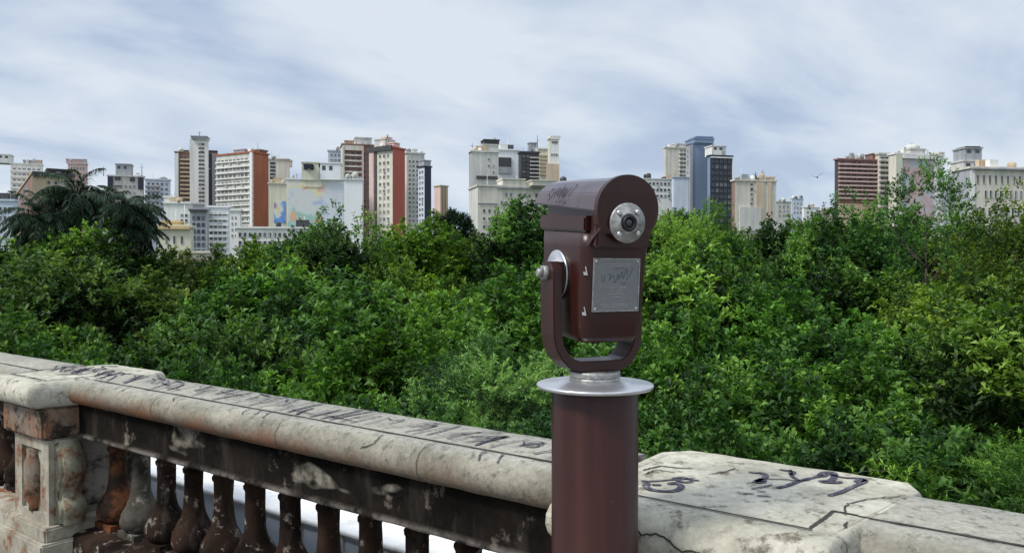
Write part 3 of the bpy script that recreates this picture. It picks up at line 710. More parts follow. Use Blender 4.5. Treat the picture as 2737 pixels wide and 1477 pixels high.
# ------------------------------------------------------------------ buildings
def gridwin(root, face, L_, z0, z1, u0, u1, cols, rows, wf, hf, gm, fm, name='window', depth=.12, every=None):
    """individual windows on face 'F' (y=0 plane, outward -y) or 'L' (x=0 plane, outward -x)"""
    cw = (u1-u0)*L_/cols; rh = (z1-z0)/rows; w2, h2 = cw*wf/2, rh*hf/2
    fr = min(.10, w2*.25)
    protos = []
    for var in range(4):
        bm = bmesh.new(); hh = h2*(1, 1, .8, 1)[var]
        box(bm, -w2, w2, -.02, .0, -hh, h2, 0)
        for q in ((-w2-fr, w2+fr, h2, h2+fr), (-w2-fr, w2+fr, -hh-fr*1.3, -hh), (-w2-fr, -w2, -hh, h2), (w2, w2+fr, -hh, h2)): box(bm, q[0], q[1], -depth, .0, q[2], q[3], 1)
        if w2 > .5: box(bm, -.04, .04, -.06, -.02, -hh, h2, 1)
        if var == 1: box(bm, -w2*.9, w2*.1, -.03, -.021, -hh*.9, h2, 1)          # half drawn shutter
        if var == 2: box(bm, -.35, .35, -.5, -.12, -hh-.55, -hh-.1, 1)           # air conditioner box
        me = bpy.data.meshes.new('window'); bm.to_mesh(me); bm.free(); me.materials.append(glassL if var == 3 else gm); me.materials.append(fm); protos.append(me)
    for i in range(cols):
        for j in range(rows):
            if every and not every(i, j): continue
            r_ = random.random(); o = bpy.data.objects.new(name, protos[0 if r_ < .55 else 1 if r_ < .7 else 2 if r_ < .8 else 3]); o.parent = root; col.objects.link(o)
            u = u0*L_+cw*(i+.5); z = z0+rh*(j+.5)
            if face == 'F': o.location = (u, -.001, z)
            else: o.location = (-.001, u, z); o.rotation_euler = (0, 0, -math.pi/2)
def facebox(root, name, face, L_, u0, u1, z0, z1, mat, out=.3, inn=0):
    bm = bmesh.new()
    if face == 'F': box(bm, u0*L_, u1*L_, -out, inn-.0, z0, z1)
    else: box(bm, -out, inn, u0*L_, u1*L_, z0, z1)
    return mesh_obj(name, bm, mat, root)
BL = []
def bld(label, xl, xc, xr, ytop, Y, th, mats, cat='building', name='apartment_building', win=(), bands=(), panels=(), tops=(), mast=(), depth=None, roof=.5, ztop=None, sides=None):
    """near vertical corner at pixel xc, distance Y; F facade runs to xr, L facade to xl (pixels of the photograph)"""
    kc, kl, kr = pxk(xc), pxk(xl), pxk(xr); C = Vector((kc*Y, Y, 0)); t = R(th)
    dR = Vector((math.cos(t), math.sin(t))); dL = Vector((-math.sin(t), math.cos(t)))
    def solve(k, d):       # C + d*l on ray x = k*y
        den = d.x-k*d.y
        return (k*C.y-C.x)/den if abs(den) > 1e-6 else 12
    LF = solve(kr, dR) if xr > xc else (depth or 14)
    LL = solve(kl, dL) if xl < xc and th > 2 else (depth or 14)
    if depth and th <= 2: LL = depth
    LF = max(2, min(LF, 120)); LL = max(2, min(LL, 120))
    zt = pz(ytop, Y)
    mf, ml = (mats if isinstance(mats, tuple) else (mats, mats))
    root = empty(name, (C.x, C.y, GZ), t, label=label, cat=cat)
    H = zt-GZ
    bm = bmesh.new(); box(bm, 0, LF, 0, LL, 0, H)
    for f in bm.faces:
        if f.normal.x < -.5 or f.calc_center_median().x < 1e-4: f.material_index = 1
        if f.calc_center_median().z > H-1e-4: f.material_index = 2
    mesh_obj('wall', bm, [W.get(mf, mf) if isinstance(mf, str) else mf, W.get(ml, ml) if isinstance(ml, str) else ml, roofM], root)
    if roof:
        bm = bmesh.new(); box(bm, -.35, LF+.35, -.35, LL+.35, H+.002, H+roof); mesh_obj('parapet', bm, W[mf] if isinstance(mf, str) else mf, root)
    zl = lambda y: pz(y, Y)-GZ
    for (face, u0, u1, y0, y1, c_, r_, wf, hf, *st) in win:
        gm, fm, ev = glass, frameM, None
        for s_ in st:
            if s_ == 'L': gm = glassL
            if s_ == 'D': fm = frameD
            if callable(s_): ev = s_
        gridwin(root, face, LF if face == 'F' else LL, zl(y1), min(H, zl(y0)), u0, u1, c_, r_, wf, hf, gm, fm, every=ev)
    for (face, u0, u1, y0, y1, n, frac, mat, out, nm) in bands:
        a, b = zl(y1), zl(y0); h = (b-a)/n
        for i in range(n):
            facebox(root, nm, face, LF if face == 'F' else LL, u0, u1, a+h*i, a+h*(i+frac), W[mat] if isinstance(mat, str) else mat, out)
    for (face, u0, u1, y0, y1, mat, out, nm) in panels:
        facebox(root, nm, face, LF if face == 'F' else LL, u0, u1, max(0, zl(y1)), zl(y0), W[mat] if isinstance(mat, str) else mat, out)
    for (x0, x1, y0, y1, mat, off, nm) in tops:
        YY = Y+off; k0, k1 = pxk(x0), pxk(x1); wd = (k1-k0)*YY; a = wd/(math.cos(t)+math.sin(t))
        cx = (k0+k1)/2*YY; z0, z1 = pz(y1, YY)-GZ, pz(y0, YY)-GZ
        inv = Matrix.Rotation(-t, 4, 'Z'); p = inv @ (Vector((cx, YY, 0))-Vector((C.x, C.y, 0)))
        bm = bmesh.new(); box(bm, p.x-a/2, p.x+a/2, p.y-a/2, p.y+a/2, z0, z1-.35); box(bm, p.x-a/2-.25, p.x+a/2+.25, p.y-a/2-.25, p.y+a/2+.25, z1-.349, z1)
        if z1-z0 > 3.2 and a > 3:
            for q in range(int(a//2.2)): box(bm, p.x-a/2+.6+q*2.2, p.x-a/2+1.7+q*2.2, p.y-a/2-.05, p.y-a/2, z0+(z1-z0)*.55, z0+(z1-z0)*.8, 1)
        mesh_obj(nm, bm, [W[mat] if isinstance(mat, str) else mat, glass], root)
    rr = random.Random(label)
    for q in range(rr.randint(3, 6) if LF > 5 and roof else 0):
        bx, by = rr.uniform(.08, .85)*LF, rr.uniform(.08, .6)*min(LL, 10); sx_, sy_, sz_ = rr.uniform(.8, 3), rr.uniform(.8, 2.5), rr.uniform(.6, 2.2)
        bm = bmesh.new()
        if rr.random() < .3: lathe(bm, [(sx_*.35, H+roof*.5), (sx_*.35, H+roof+sz_*.8), (sx_*.2, H+roof+sz_)], 12, (bx, by, 0)); nm_ = 'water_drum'
        elif rr.random() < .45: tube(bm, (bx, by, H), (bx, by, H+roof+rr.uniform(1.5, 4)), .09, .05, 5); tube(bm, (bx-.6, by, H+roof+1.2), (bx+.6, by, H+roof+1.2), .04, .04, 4); nm_ = 'antenna'
        else: box(bm, bx, min(LF-.2, bx+sx_), by, by+sy_, H+.1, H+roof+sz_); nm_ = 'roof_hut'
        mesh_obj(nm_, bm, W[rr.choice(['grey', 'offw', 'tan', 'dark', 'white'])], root)
    for (x, y0, y1) in mast:
        k = pxk(x); YY = Y+3; p = Matrix.Rotation(-t, 4, 'Z') @ Vector((k*YY-C.x, YY-C.y, 0))
        bm = bmesh.new(); z0, z1 = pz(y1, YY)-GZ, pz(y0, YY)-GZ; tube(bm, (p.x, p.y, z0), (p.x, p.y, z1), .16, .07, 6)
        tube(bm, (p.x-.8, p.y, z0+(z1-z0)*.7), (p.x+.8, p.y, z0+(z1-z0)*.7), .05, .05, 5)
        mesh_obj('antenna', bm, frameD, root)
    return root
hole = lambda p: (lambda i, j: random.random() < p)
random.seed(11)
# --- far left
bld('cream tower with pale horizontal bands at the left edge of the picture', -60, 28, 108, 412, 330, 25, ('white', 'cream'),
    bands=[('F', 0, 1, 418, 560, 10, .45, 'white', .7, 'balcony')], win=[('F', .04, .96, 418, 560, 6, 10, .6, .4)], tops=[(-20, 36, 390, 412, 'white', 8, 'roof_block'), (60, 90, 404, 412, 'grey', 8, 'roof_block')])
bld('low blue grey block under the cream banded tower at left edge', -80, -20, 36, 505, 210, 10, 'lblue', win=[('F', .1, .9, 515, 560, 4, 2, .5, .5)])
bld('tan building with a dark flat roof slab behind the palms', 40, 82, 190, 438, 250, 35, ('tan', 'brown'), bands=[('F', 0, 1, 430, 440, 1, .9, 'dark', .8, 'cornice')],
    win=[('F', .3, .95, 448, 540, 4, 5, .4, .45), ('L', .1, .9, 448, 540, 2, 5, .4, .45)], tops=[(112, 188, 428, 434, 'dark', 8, 'roof_block')], panels=[('F', .62, .75, 445, 560, 'cream', .4, 'pier_strip')])
bld('pink block rising behind the tall palm crown', 158, 172, 220, 412, 380, 20, 'pink', tops=[(168, 212, 402, 412, 'pink', 10, 'roof_block')], win=[('F', .1, .9, 416, 500, 5, 6, .45, .45, 'L')])
bld('grey weathered block with dark corner columns and a dark roof box', 258, 272, 362, 443, 300, 18, ('offw', 'grey'), tops=[(292, 336, 414, 443, 'grey', 6, 'roof_block')],
    panels=[('F', 0, .15, 444, 470, 'navy', .4, 'dark_panel'), ('F', .85, 1, 444, 474, 'navy', .4, 'dark_panel'), ('F', .2, .36, 444, 452, 'dark', .4, 'dark_panel'), ('F', .62, .76, 444, 454, 'dark', .4, 'dark_panel')], mast=[(262, 418, 443), (358, 412, 443)],
    win=[('F', .2, .8, 460, 540, 5, 5, .4, .4, 'L')])
bld('small pale blue block beside the tall building with white stair tower', 360, 366, 428, 452, 330, 15, 'lblue', bands=[('F', 0, .6, 458, 530, 6, .35, 'grey', .5, 'balcony')], win=[('F', .05, .95, 456, 530, 5, 6, .5, .4)], tops=[(406, 420, 448, 456, 'dark', 8, 'roof_block')])
# --- tall building with white stair tower
bld('tall brown balconied building with a slim white stair tower', 427, 442, 545, 384, 300, 14, ('brown', 'cream'),
    panels=[('F', -.01, .08, 386, 600, 'white', .6, 'corner_strip'), ('F', .37, .73, 350, 600, 'white', 2.2, 'stair_tower'), ('F', .74, .9, 380, 600, 'dark', .3, 'dark_strip'), ('F', .90, 1.0, 384, 600, 'grey', .6, 'corner_strip')],
    bands=[('F', .12, .36, 392, 520, 12, .35, 'tan', .8, 'balcony')], win=[('F', .10, .36, 392, 520, 3, 12, .5, .4, 'D'), ('F', .76, .90, 392, 520, 1, 12, .5, .4)],
    tops=[(526, 548, 380, 386, 'dark', 8, 'roof_block'), (452, 486, 380, 386, 'dark', 8, 'roof_block')])
st = BL
bld('slim white stair tower with one column of small dark windows', 487, 491, 523, 352, 292, 10, 'white', name='stair_tower_block', win=[('F', .28, .78, 358, 530, 1, 17, .9, .5)], tops=[(484, 526, 345, 353, 'grey', 2, 'roof_block')], mast=[(503, 330, 346)], depth=6)
# --- grid slab and orange tower
bld('pale slab block with a dense window grid and an orange red end wall', 545, 638, 676, 384, 270, 62, ('orange', 'offw'),
    win=[('L', .02, .98, 392, 600, 9, 11, .62, .5)], bands=[('L', 0, 1, 390, 600, 15, .22, 'white', .5, 'balcony')],
    panels=[('L', 0, .06, 384, 620, 'white', .7, 'corner_strip')], tops=[(592, 640, 378, 386, 'grey', 12, 'roof_block'), (636, 672, 378, 384, 'brown', 6, 'roof_block')])
bld('cream block with dark window column behind the orange red end wall', 660, 676, 728, 401, 320, 10, 'cream', win=[('F', .08, .34, 406, 470, 2, 7, .8, .45, 'D')], tops=[(720, 736, 404, 420, 'pink', 10, 'roof_block')])
# --- murals
bld('blank wall painted yellow above and blue below beside the orange wall', 660, 676, 722, 462, 262, 12, ('paley', 'white'), panels=[('F', .3, .92, 505, 560, blueMural, .12, 'mural')], depth=12, roof=.3)
bld('broad wall covered in a pastel mural with yellow top', 705, 722, 866, 452, 255, 8, ('white', 'white'), panels=[('F', .01, .99, 458, 620, mural, .12, 'mural'), ('F', .3, .62, 420, 470, 'paley', .3, 'upper_wall')],
    tops=[(760, 806, 410, 455, 'paley', 3, 'roof_block'), (806, 862, 412, 455, 'whiteb', 4, 'roof_block'), (766, 788, 414, 424, 'navy', 0, 'dark_panel')], win=[('F', .78, .99, 470, 540, 3, 4, .5, .5)], depth=14)
bld('plain white side wall in front of the brown balconied building', 862, 866, 912, 452, 240, 8, 'whiteb', depth=12, roof=.3, tops=[(868, 880, 446, 452, 'grey', 4, 'roof_block')])
bld('pale grey narrow tower behind the mural building', 820, 826, 862, 380, 330, 12, 'lblue', win=[('F', .1, .9, 384, 470, 3, 7, .5, .4, 'L')])
bld('brown and cream balconied building behind the red sided tower', 858, 862, 940, 364, 310, 16, ('brown', 'cream'), bands=[('F', .05, .62, 378, 560, 13, .3, 'cream', .6, 'balcony')],
    win=[('F', .08, .95, 378, 600, 5, 15, .5, .4, 'D')], panels=[('F', .0, .06, 366, 600, 'cream', .9, 'corner_strip'), ('F', .62, .68, 366, 600, 'pink', .9, 'corner_strip'), ('F', .05, .62, 366, 378, 'cream', .8, 'frieze')], tops=[(888, 938, 349, 366, 'offw', 10, 'roof_block'), (866, 892, 355, 366, 'tan', 6, 'roof_block')], depth=14)
# --- red sided tower
bld('tall tower with a cream window front and a plain brick red side wall', 930, 988, 1019, 372, 260, 58, ('red', 'cream'),
    win=[('L', .10, .62, 382, 612, 3, 13, .42, .38)], panels=[('L', .68, .74, 374, 640, 'dark', .3, 'dark_strip'), ('L', .78, .98, 374, 640, 'pink', .5, 'corner_strip'), ('L', 0, 1, 366, 378, 'dark', .8, 'frieze')],
    tops=[(944, 992, 352, 372, 'offw', 8, 'roof_block'), (960, 985, 346, 353, 'pink', 8, 'roof_block'), (978, 1004, 360, 372, 'pink', 4, 'roof_block')], mast=[(975, 338, 348)])
bld('small blue roofed entrance block at the foot of the red sided tower', 930, 945, 996, 610, 190, 5, 'lblue', name='low_building', bands=[('F', 0, 1, 606, 613, 1, .9, 'navy', .8, 'cornice')], win=[('F', .1, .9, 616, 640, 4, 1, .6, .6)])
bld('grey and cream stepped block just right of the brick red wall', 1019, 1024, 1068, 386, 330, 20, ('offw', 'cream'), win=[('F', .05, .9, 400, 560, 4, 14, .5, .42)], tops=[(1022, 1050, 377, 388, 'grey', 6, 'roof_block')])
bld('slim navy slab at the right end of the stepped block', 1052, 1068, 1085, 420, 300, 40, ('navy', 'lblue'), tops=[(1055, 1084, 404, 421, 'grey', 6, 'roof_block')], win=[('L', .1, .9, 425, 560, 2, 10, .5, .4)])
bld('small tan tower standing alone before open sky', 1092, 1108, 1127, 468, 380, 40, ('tan', 'pink'), panels=[('F', .25, .3, 470, 600, 'brown', .3, 'groove'), ('F', .6, .65, 470, 600, 'brown', .3, 'groove')])
# --- cream cluster left of telescope
bld('broad cream building with small windows left of the telescope hood', 1180, 1202, 1420, 468, 230, 16, ('cream', 'offw'),
    win=[('F', .04, .22, 520, 600, 3, 4, .4, .42), ('F', .24, .62, 478, 600, 7, 6, .42, .42, 'L', hole(.75)), ('F', .64, .76, 478, 540, 2, 3, .5, .5)],
    bands=[('F', .22, 1, 466, 472, 1, .5, 'grey', .6, 'cornice'), ('F', .0, .22, 508, 512, 1, .6, 'grey', .3, 'cornice')], tops=[(1250, 1320, 452, 470, 'cream', 6, 'roof_block'), (1320, 1400, 456, 470, 'cream', 6, 'roof_block')])
bld('grey cream tower with a dark rooftop canopy left of the telescope', 1180, 1186, 1254, 382, 262, 14, ('offw', 'grey'),
    tops=[(1208, 1254, 366, 384, 'offw', 6, 'roof_block'), (1210, 1256, 354, 366, 'dark', 6, 'canopy')], panels=[('F', .18, .95, 442, 449, 'dark', .5, 'cornice')], mast=[(1188, 360, 384), (1245, 346, 356)], win=[('F', .55, .9, 392, 440, 2, 3, .35, .35, 'L', hole(.6))])
bld('pale block with a dark recessed storey beside the dark glass building', 1236, 1250, 1306, 378, 285, 12, ('whiteb', 'lblue'), panels=[('F', .02, .64, 396, 420, 'dark', .4, 'dark_panel'), ('F', .05, .64, 420, 436, 'grey', .5, 'panel')], tops=[(1256, 1284, 366, 380, 'whiteb', 6, 'roof_block')])
bld('dark glass building with pale floor bands and stepped roof', 1304, 1310, 1356, 384, 275, 12, ('dark', 'dark'), bands=[('F', .5, 1, 388, 446, 6, .28, 'offw', .7, 'balcony')], win=[('F', .05, .5, 388, 446, 2, 6, .7, .6, 'D')], tops=[(1328, 1350, 360, 386, 'grey', 5, 'roof_block')], mast=[(1352, 340, 384)])
bld('yellowish block stepping up to the slim water tower', 1352, 1356, 1384, 376, 290, 10, ('paley', 'cream'), bands=[('F', 0, .8, 384, 440, 6, .4, 'tan', .5, 'balcony')])
bld('slim pale water tower with dark slots at its top', 1378, 1382, 1406, 350, 268, 12, ('white', 'paley'), name='water_tower', win=[('F', .1, .9, 386, 392, 3, 1, .6, .8), ('F', .2, .9, 354, 362, 1, 1, .8, .5)], panels=[('F', -.3, 1.0, 412, 460, 'peach', .5, 'base_wall')], tops=[(1380, 1408, 344, 351, 'white', 2, 'roof_block')], depth=7)
bm = bmesh.new(); rt = empty('rooftop_dome', (pxk(1419)*228, 232, pz(458, 232)), label='small dark dome on the cream roof near the telescope hood', cat='dome')
lathe(bm, [(1.0, -1.2), (1.0, .5), (1.0, 1.0), (.85, 1.35), (.4, 1.6), (.05, 1.68)], 20); mesh_obj('shell', bm, frameD, rt)
bm = bmesh.new(); tube(bm, (0, 0, 1.6), (0, 0, 2.2), .06, .04); mesh_obj('finial', bm, frameD, rt)
# --- right of telescope
bld('low white block with rows of dark windows just right of the telescope', 1600, 1606, 1694, 450, 300, 8, ('white', 'white'), win=[('F', .05, .92, 454, 500, 8, 3, .6, .4)], roof=.3)
bld('plain grey wall below the cream tower and blue grey tower', 1690, 1694, 1732, 446, 290, 6, ('lblue', 'lblue'), depth=10, roof=.2)
bld('cream tower with a column of balconies left of the blue grey tower', 1670, 1674, 1728, 372, 320, 14, ('cream', 'cream'), bands=[('F', .62, 1, 374, 460, 8, .4, 'offw', .8, 'balcony')], win=[('F', .64, 1, 374, 460, 2, 8, .5, .4, 'D')], tops=[(1684, 1730, 364, 373, 'offw', 6, 'roof_block')])
bld('tall smooth blue grey slab tower with a stepped crown and blank front', 1725, 1735, 1792, 363, 290, 12, ('bluegrey', 'grey'), roof=.3, win=[('L', .2, .8, 372, 560, 1, 14, .4, .4)], panels=[('F', 0, .12, 364, 600, 'grey', .3, 'corner_strip'), ('F', .85, 1.0, 372, 600, 'lblue', .3, 'corner_strip')],
    tops=[(1728, 1790, 352, 364, 'bluegrey', 4, 'crown_slab'), (1737, 1788, 347, 353, 'bluegrey', 5, 'crown_slab')], depth=14)
bld('dark glazed block with grid mullions and a white penthouse', 1779, 1786, 1841, 393, 280, 14, ('navy', 'bluegrey'),
    win=[('F', .03, .97, 396, 590, 5, 13, .74, .66, 'D')], tops=[(1776, 1822, 369, 394, 'white', 5, 'penthouse')], bands=[('F', 0, 1, 392, 397, 1, .6, 'whiteb', .4, 'cornice')], panels=[('F', 1.0, 1.025, 394, 620, 'whiteb', .3, 'corner_strip')])
bld('cream and orange weathered block right of the dark glazed block', 1840, 1848, 1952, 455, 240, 12, ('cream', 'brown'), panels=[('F', .50, .68, 456, 560, 'peach', .3, 'orange_panel'), ('F', .78, .86, 456, 560, 'peach', .3, 'orange_panel'), ('F', .1, .62, 520, 580, 'offw', .5, 'patched_wall')],
    win=[('F', .36, .44, 458, 518, 1, 5, .8, .5), ('F', .05, .95, 525, 575, 7, 3, .35, .4, 'L', hole(.5))], tops=[(1852, 1880, 446, 456, 'grey', 5, 'roof_block'), (1888, 1915, 448, 456, 'tan', 5, 'roof_block'), (1918, 1945, 446, 456, 'peach', 5, 'roof_block')], mast=[(1918, 428, 450), (1900, 432, 450)])
for i, (a, b, y, Y, m, l) in enumerate([(1952, 1990, 508, 420, 'offw', 'low grey white house roof behind leaves right of the cream and orange block'), (1992, 2020, 500, 520, 'lblue', 'small distant pale blue block in the skyline gap'),
        (2022, 2062, 522, 460, 'white', 'low white block in the skyline gap left of the red brown building'), (2062, 2106, 530, 480, 'pink', 'low pinkish block at the foot of the red brown building')]):
    bld(l, a-2, a, b, y, Y, 10, m, win=[('F', .1, .9, y+6, y+40, 3, 3, .5, .45, 'L')], tops=[(a+8, a+20, y-6, y, 'grey', 5, 'roof_block')])
bld('red brown building with dark banded top floors', 2100, 2108, 2214, 402, 260, 12, ('rbrown', 'dark'), bands=[('F', 0, 1, 404, 500, 9, .35, 'pink', .6, 'balcony')], win=[('F', .03, .97, 404, 500, 7, 9, .55, .5, 'D')],
    tops=[(2132, 2165, 392, 403, 'tan', 6, 'roof_block'), (2180, 2214, 388, 403, 'brown', 6, 'roof_block')], panels=[('F', .0, 1, 512, 640, 'tan', .3, 'lower_wall')])
bld('slim cream tower with stacked balcony openings', 2204, 2210, 2240, 388, 262, 12, ('offw', 'cream'), bands=[('F', 0, .9, 392, 560, 13, .4, 'cream', .7, 'balcony')], win=[('F', .1, .9, 392, 560, 2, 13, .7, .4, 'D')])
bld('white building with a faded pink grey mural and rounded roof tank', 2234, 2250, 2372, 388, 250, 14, ('white', 'cream'), panels=[('F', .17, .78, 398, 560, mural2, .15, 'mural'), ('F', 0, .12, 390, 600, 'paley', .5, 'corner_strip'), ('F', .14, .82, 390, 398, 'white', .7, 'cornice')],
    tops=[(2266, 2318, 377, 390, 'offw', 6, 'roof_block'), (2350, 2370, 384, 390, 'cream', 6, 'roof_block')], win=[('F', .84, .98, 400, 560, 1, 10, .5, .45, 'L')])
bm = bmesh.new(); rt = empty('roof_tank', (pxk(2292)*258, 258, pz(377, 258)), label='round pale roof tank on top of the mural building at right', cat='tank')
lathe(bm, [(2.4, -.2), (2.4, .8), (2.2, 1.2), (1.0, 1.6), (.1, 1.7)], 24); mesh_obj('shell', bm, W['offw'], rt)
bm = bmesh.new(); tube(bm, (0, 0, 1.6), (0, 0, 2.1), .3, .25); mesh_obj('hatch', bm, W['grey'], rt)
bld('pale blue grey block in the gap left of the grey walled building', 2366, 2372, 2402, 470, 330, 10, 'lblue', win=[('F', .1, .9, 474, 560, 3, 7, .5, .4, 'L')])
bld('long cream building with tall dark windows at the right edge', 2392, 2440, 2700, 424, 180, 8, ('cream', 'grey'), depth=22,
    win=[('F', .04, .5, 440, 462, 8, 1, .3, .9), ('F', .12, .6, 478, 498, 10, 1, .42, .9), ('F', .04, .6, 520, 545, 10, 1, .42, .8), ('F', .04, .5, 568, 590, 8, 1, .42, .8)],
    bands=[('F', 0, 1, 420, 426, 1, .6, 'grey', .7, 'cornice')], panels=[('F', 0, .04, 424, 620, 'white', .2, 'corner_strip')])
bld('plain grey wall and turret left of the long cream building', 2392, 2396, 2440, 446, 196, 4, ('grey', 'grey'), depth=8, tops=[(2404, 2458, 406, 447, 'offw', 4, 'turret'), (2408, 2456, 374, 406, 'grey', 4, 'tank_house'), (2416, 2452, 371, 377, 'dark', 3.4, 'roof_block')], roof=.3)
# --- low buildings behind the left trees
bld('white building with a pointed grey tower in front of the tall brown block', 408, 414, 478, 512, 215, 8, ('white', 'white'), tops=[(416, 446, 494, 513, 'white', 4, 'roof_block')], win=[('F', .6, .95, 535, 560, 2, 2, .5, .5)])
bld('ochre yellow house with a round attic window behind the left trees', 392, 398, 480, 572, 150, 6, ('paley', 'paley'), name='yellow_house', cat='house', bands=[('F', 0, 1, 566, 576, 1, .8, 'yellow', .7, 'cornice')], win=[('F', .15, .85, 590, 616, 3, 1, .25, .7)], tops=[(412, 462, 556, 568, 'yellow', 3, 'attic')])
bld('narrow grey brown building between the yellow house and white blue block', 472, 478, 522, 528, 185, 10, ('grey', 'brown'), win=[('F', .1, .9, 540, 640, 3, 6, .5, .5, 'D')], tops=[(486, 512, 512, 529, 'grey', 4, 'roof_block')], bands=[('F', 0, 1, 524, 532, 1, .7, 'dark', .8, 'cornice')])
bld('white and pale blue block with rows of wide windows', 514, 522, 575, 522, 190, 10, ('whiteb', 'whiteb'), win=[('F', .08, .92, 530, 640, 4, 7, .6, .4)], bands=[('F', 0, 1, 524, 640, 8, .2, 'white', .4, 'balcony')])
bld('plain pinkish white wall between two window blocks', 570, 574, 604, 530, 205, 6, ('white', 'pink'), depth=10, win=[('F', .2, .8, 540, 600, 2, 4, .3, .4, 'L')])
bld('long low white building with three rows of small square windows', 588, 594, 800, 574, 170, 8, ('white', 'white'), win=[('F', .02, .98, 580, 642, 16, 3, .55, .5)], roof=.4)
# pale walls glimpsed through the trees on the right and left
bld('tan low wall glimpsed through the trees at right', 1940, 1945, 2330, 628, 120, 4, ('tan', 'tan'), name='low_building', depth=8, roof=.2, win=[('F', .05, .95, 640, 660, 12, 1, .3, .5, 'L')])
bld('pale low house glimpsed between the left trees', 455, 460, 540, 636, 110, 4, ('cream', 'cream'), name='low_building', depth=8, roof=.3, bands=[('F', 0, 1, 650, 654, 1, .5, 'brown', .4, 'cornice')], win=[('F', .1, .9, 656, 680, 3, 1, .4, .5)])

# ------------------------------------------------------------------ trees
rng = np.random.default_rng(5)
def unit(v): return v/np.maximum(1e-9, np.linalg.norm(v, axis=-1, keepdims=True))
def make_leaf_mesh(name, base, dirs, ll, lw, droop, nrm, tone, mat):
    """one folded diamond leaf per row"""
    n = len(base)
    side = unit(np.cross(dirs, nrm)); up = unit(np.cross(side, dirs))
    ll = ll[:, None]; lw = lw[:, None]
    tip = base+dirs*ll - np.array([0, 0, 1])*droop[:, None]*ll
    mid = base+dirs*ll*.45
    a = mid+side*lw*.5+up*lw*.12; b = mid-side*lw*.5+up*lw*.12
    V = np.stack([base, a, tip, b], 1).reshape(-1, 3)
    me = bpy.data.meshes.new(name)
    me.vertices.add(4*n); me.vertices.foreach_set('co', V.astype(np.float32).ravel())
    me.loops.add(4*n); me.loops.foreach_set('vertex_index', np.arange(4*n, dtype=np.int32))
    me.polygons.add(n); me.polygons.foreach_set('loop_start', np.arange(0, 4*n, 4, dtype=np.int32)); me.polygons.foreach_set('loop_total', np.full(n, 4, dtype=np.int32))
    at = me.attributes.new('tone', 'FLOAT', 'FACE'); at.data.foreach_set('value', np.clip(tone, 0, 1).astype(np.float32))
    me.materials.append(mat); me.update(); me.validate()
    return me
def crown_mesh(name, nl, lobes, ns, leaves, spray, leaf, lw, up=.5, flat=.8, sparse=0., mat=None, r=1.0):
    """crown in a unit-ish space: radius 5 m, from z=0 (bottom) to 7 m. Lobes of sprays, each spray a twig of paired leaflets"""
    C_ = []
    while len(C_) < lobes:
        z = rng.uniform(.8, 9.6); a = rng.uniform(0, 6.283)
        rr = 4.6*math.sqrt(max(.02, 1-((z-4.2)/6.0)**2))*rng.uniform(.45, 1.0)
        c = np.array([rr*math.cos(a), rr*math.sin(a), z])
        if any(np.linalg.norm(c-o)<1.0 for o, _ in C_[-30:]): continue
        C_.append((c, rng.uniform(.8, 1.8)))
    B, D, NN, T, LLn, LWd, DR = [], [], [], [], [], [], []
    for c, lr in C_:
        m = int(ns*lr*lr)
        d = unit(rng.normal(size=(m, 3))); d[:, 2] = np.abs(d[:, 2])*1.0-.12; d = unit(d)
        o = c+d*lr*rng.uniform(.35, 1.0, (m, 1))*np.array([.85, .85, flat*1.55]); o[:, :2] = c[:2]+(o[:, :2]-c[:2])*np.clip(1.25-.45*(o[:, 2:3]-c[2])/lr, .35, 1.5)
        outw = unit(c-np.array([0, 0, 3.2]))
        sd_ = unit(d*.7+outw*.5+rng.normal(size=(m, 3))*.35+np.array([0, 0, up*1.1]))
        slen = spray*rng.uniform(.6, 1.3, m)
        tb = rng.normal(.38, .22)+rng.normal(0, .11, m)+.10*(d[:, 2] > .3)
        for j in range(leaves):
            f = (j//2+.6)/(leaves/2)
            pos = o+sd_*(slen*f)[:, None]; pos[:, 2] -= .35*slen*f*f
            sidev = unit(np.cross(sd_, np.array([0, 0, 1.0])+rng.normal(size=(m, 3))*.25))
            sgn = 1 if j % 2 else -1
            ld = unit(sd_*.55+sidev*sgn*.9+rng.normal(size=(m, 3))*.25)
            B.append(pos); D.append(ld); NN.append(unit(np.array([0, 0, 1.0])+rng.normal(size=(m, 3))*.45))
            T.append(tb+.30*(f-.5)+rng.normal(0, .08, m)); LLn.append(leaf*rng.uniform(.7, 1.25, m)); LWd.append(lw*rng.uniform(.8, 1.2, m)); DR.append(rng.uniform(0, .35, m))
    return make_leaf_mesh(name, *(np.concatenate(x) for x in (B, D, LLn, LWd, DR, NN, T)), mat), C_
def limbs(C_, th, r=.20):
    bm = bmesh.new()
    tube(bm, (0, 0, 0), (0, 0, th*.45), r*1.25, r*.95); tube(bm, (0, 0, th*.45), (0, 0, th), r*.95, r*.8)
    tr = mesh_build(bm)
    bm = bmesh.new()
    lead = [Vector((0, 0, 0))]
    for i in range(8): lead.append(lead[-1]+Vector((rng.normal()*.18, rng.normal()*.18, 1.05)))
    for i in range(8): tube(bm, lead[i], lead[i+1], r*(.8-.085*i), r*(.8-.085*(i+1)), 6)
    for c, lr in C_[::2]:
        c = Vector(c); hz_ = max(0, c.z-1.1*math.hypot(c.x, c.y)*.8); i = min(7, int(hz_/1.05)); b0 = lead[i].lerp(lead[i+1], (hz_/1.05) % 1 if hz_/1.05 < 8 else 1)
        m = b0.lerp(c, .5)+Vector((rng.normal()*.2, rng.normal()*.2, -.15)); q = r*(.34-.02*i)
        tube(bm, b0, m, q, q*.6, 5); tube(bm, m, c, q*.6, q*.15, 4)
        for _ in range(2):
            e_ = c+Vector((rng.normal()*.6, rng.normal()*.6, abs(rng.normal())*.5)); tube(bm, m.lerp(c, .6), e_, q*.25, q*.08, 4)
    return tr, mesh_build(bm)
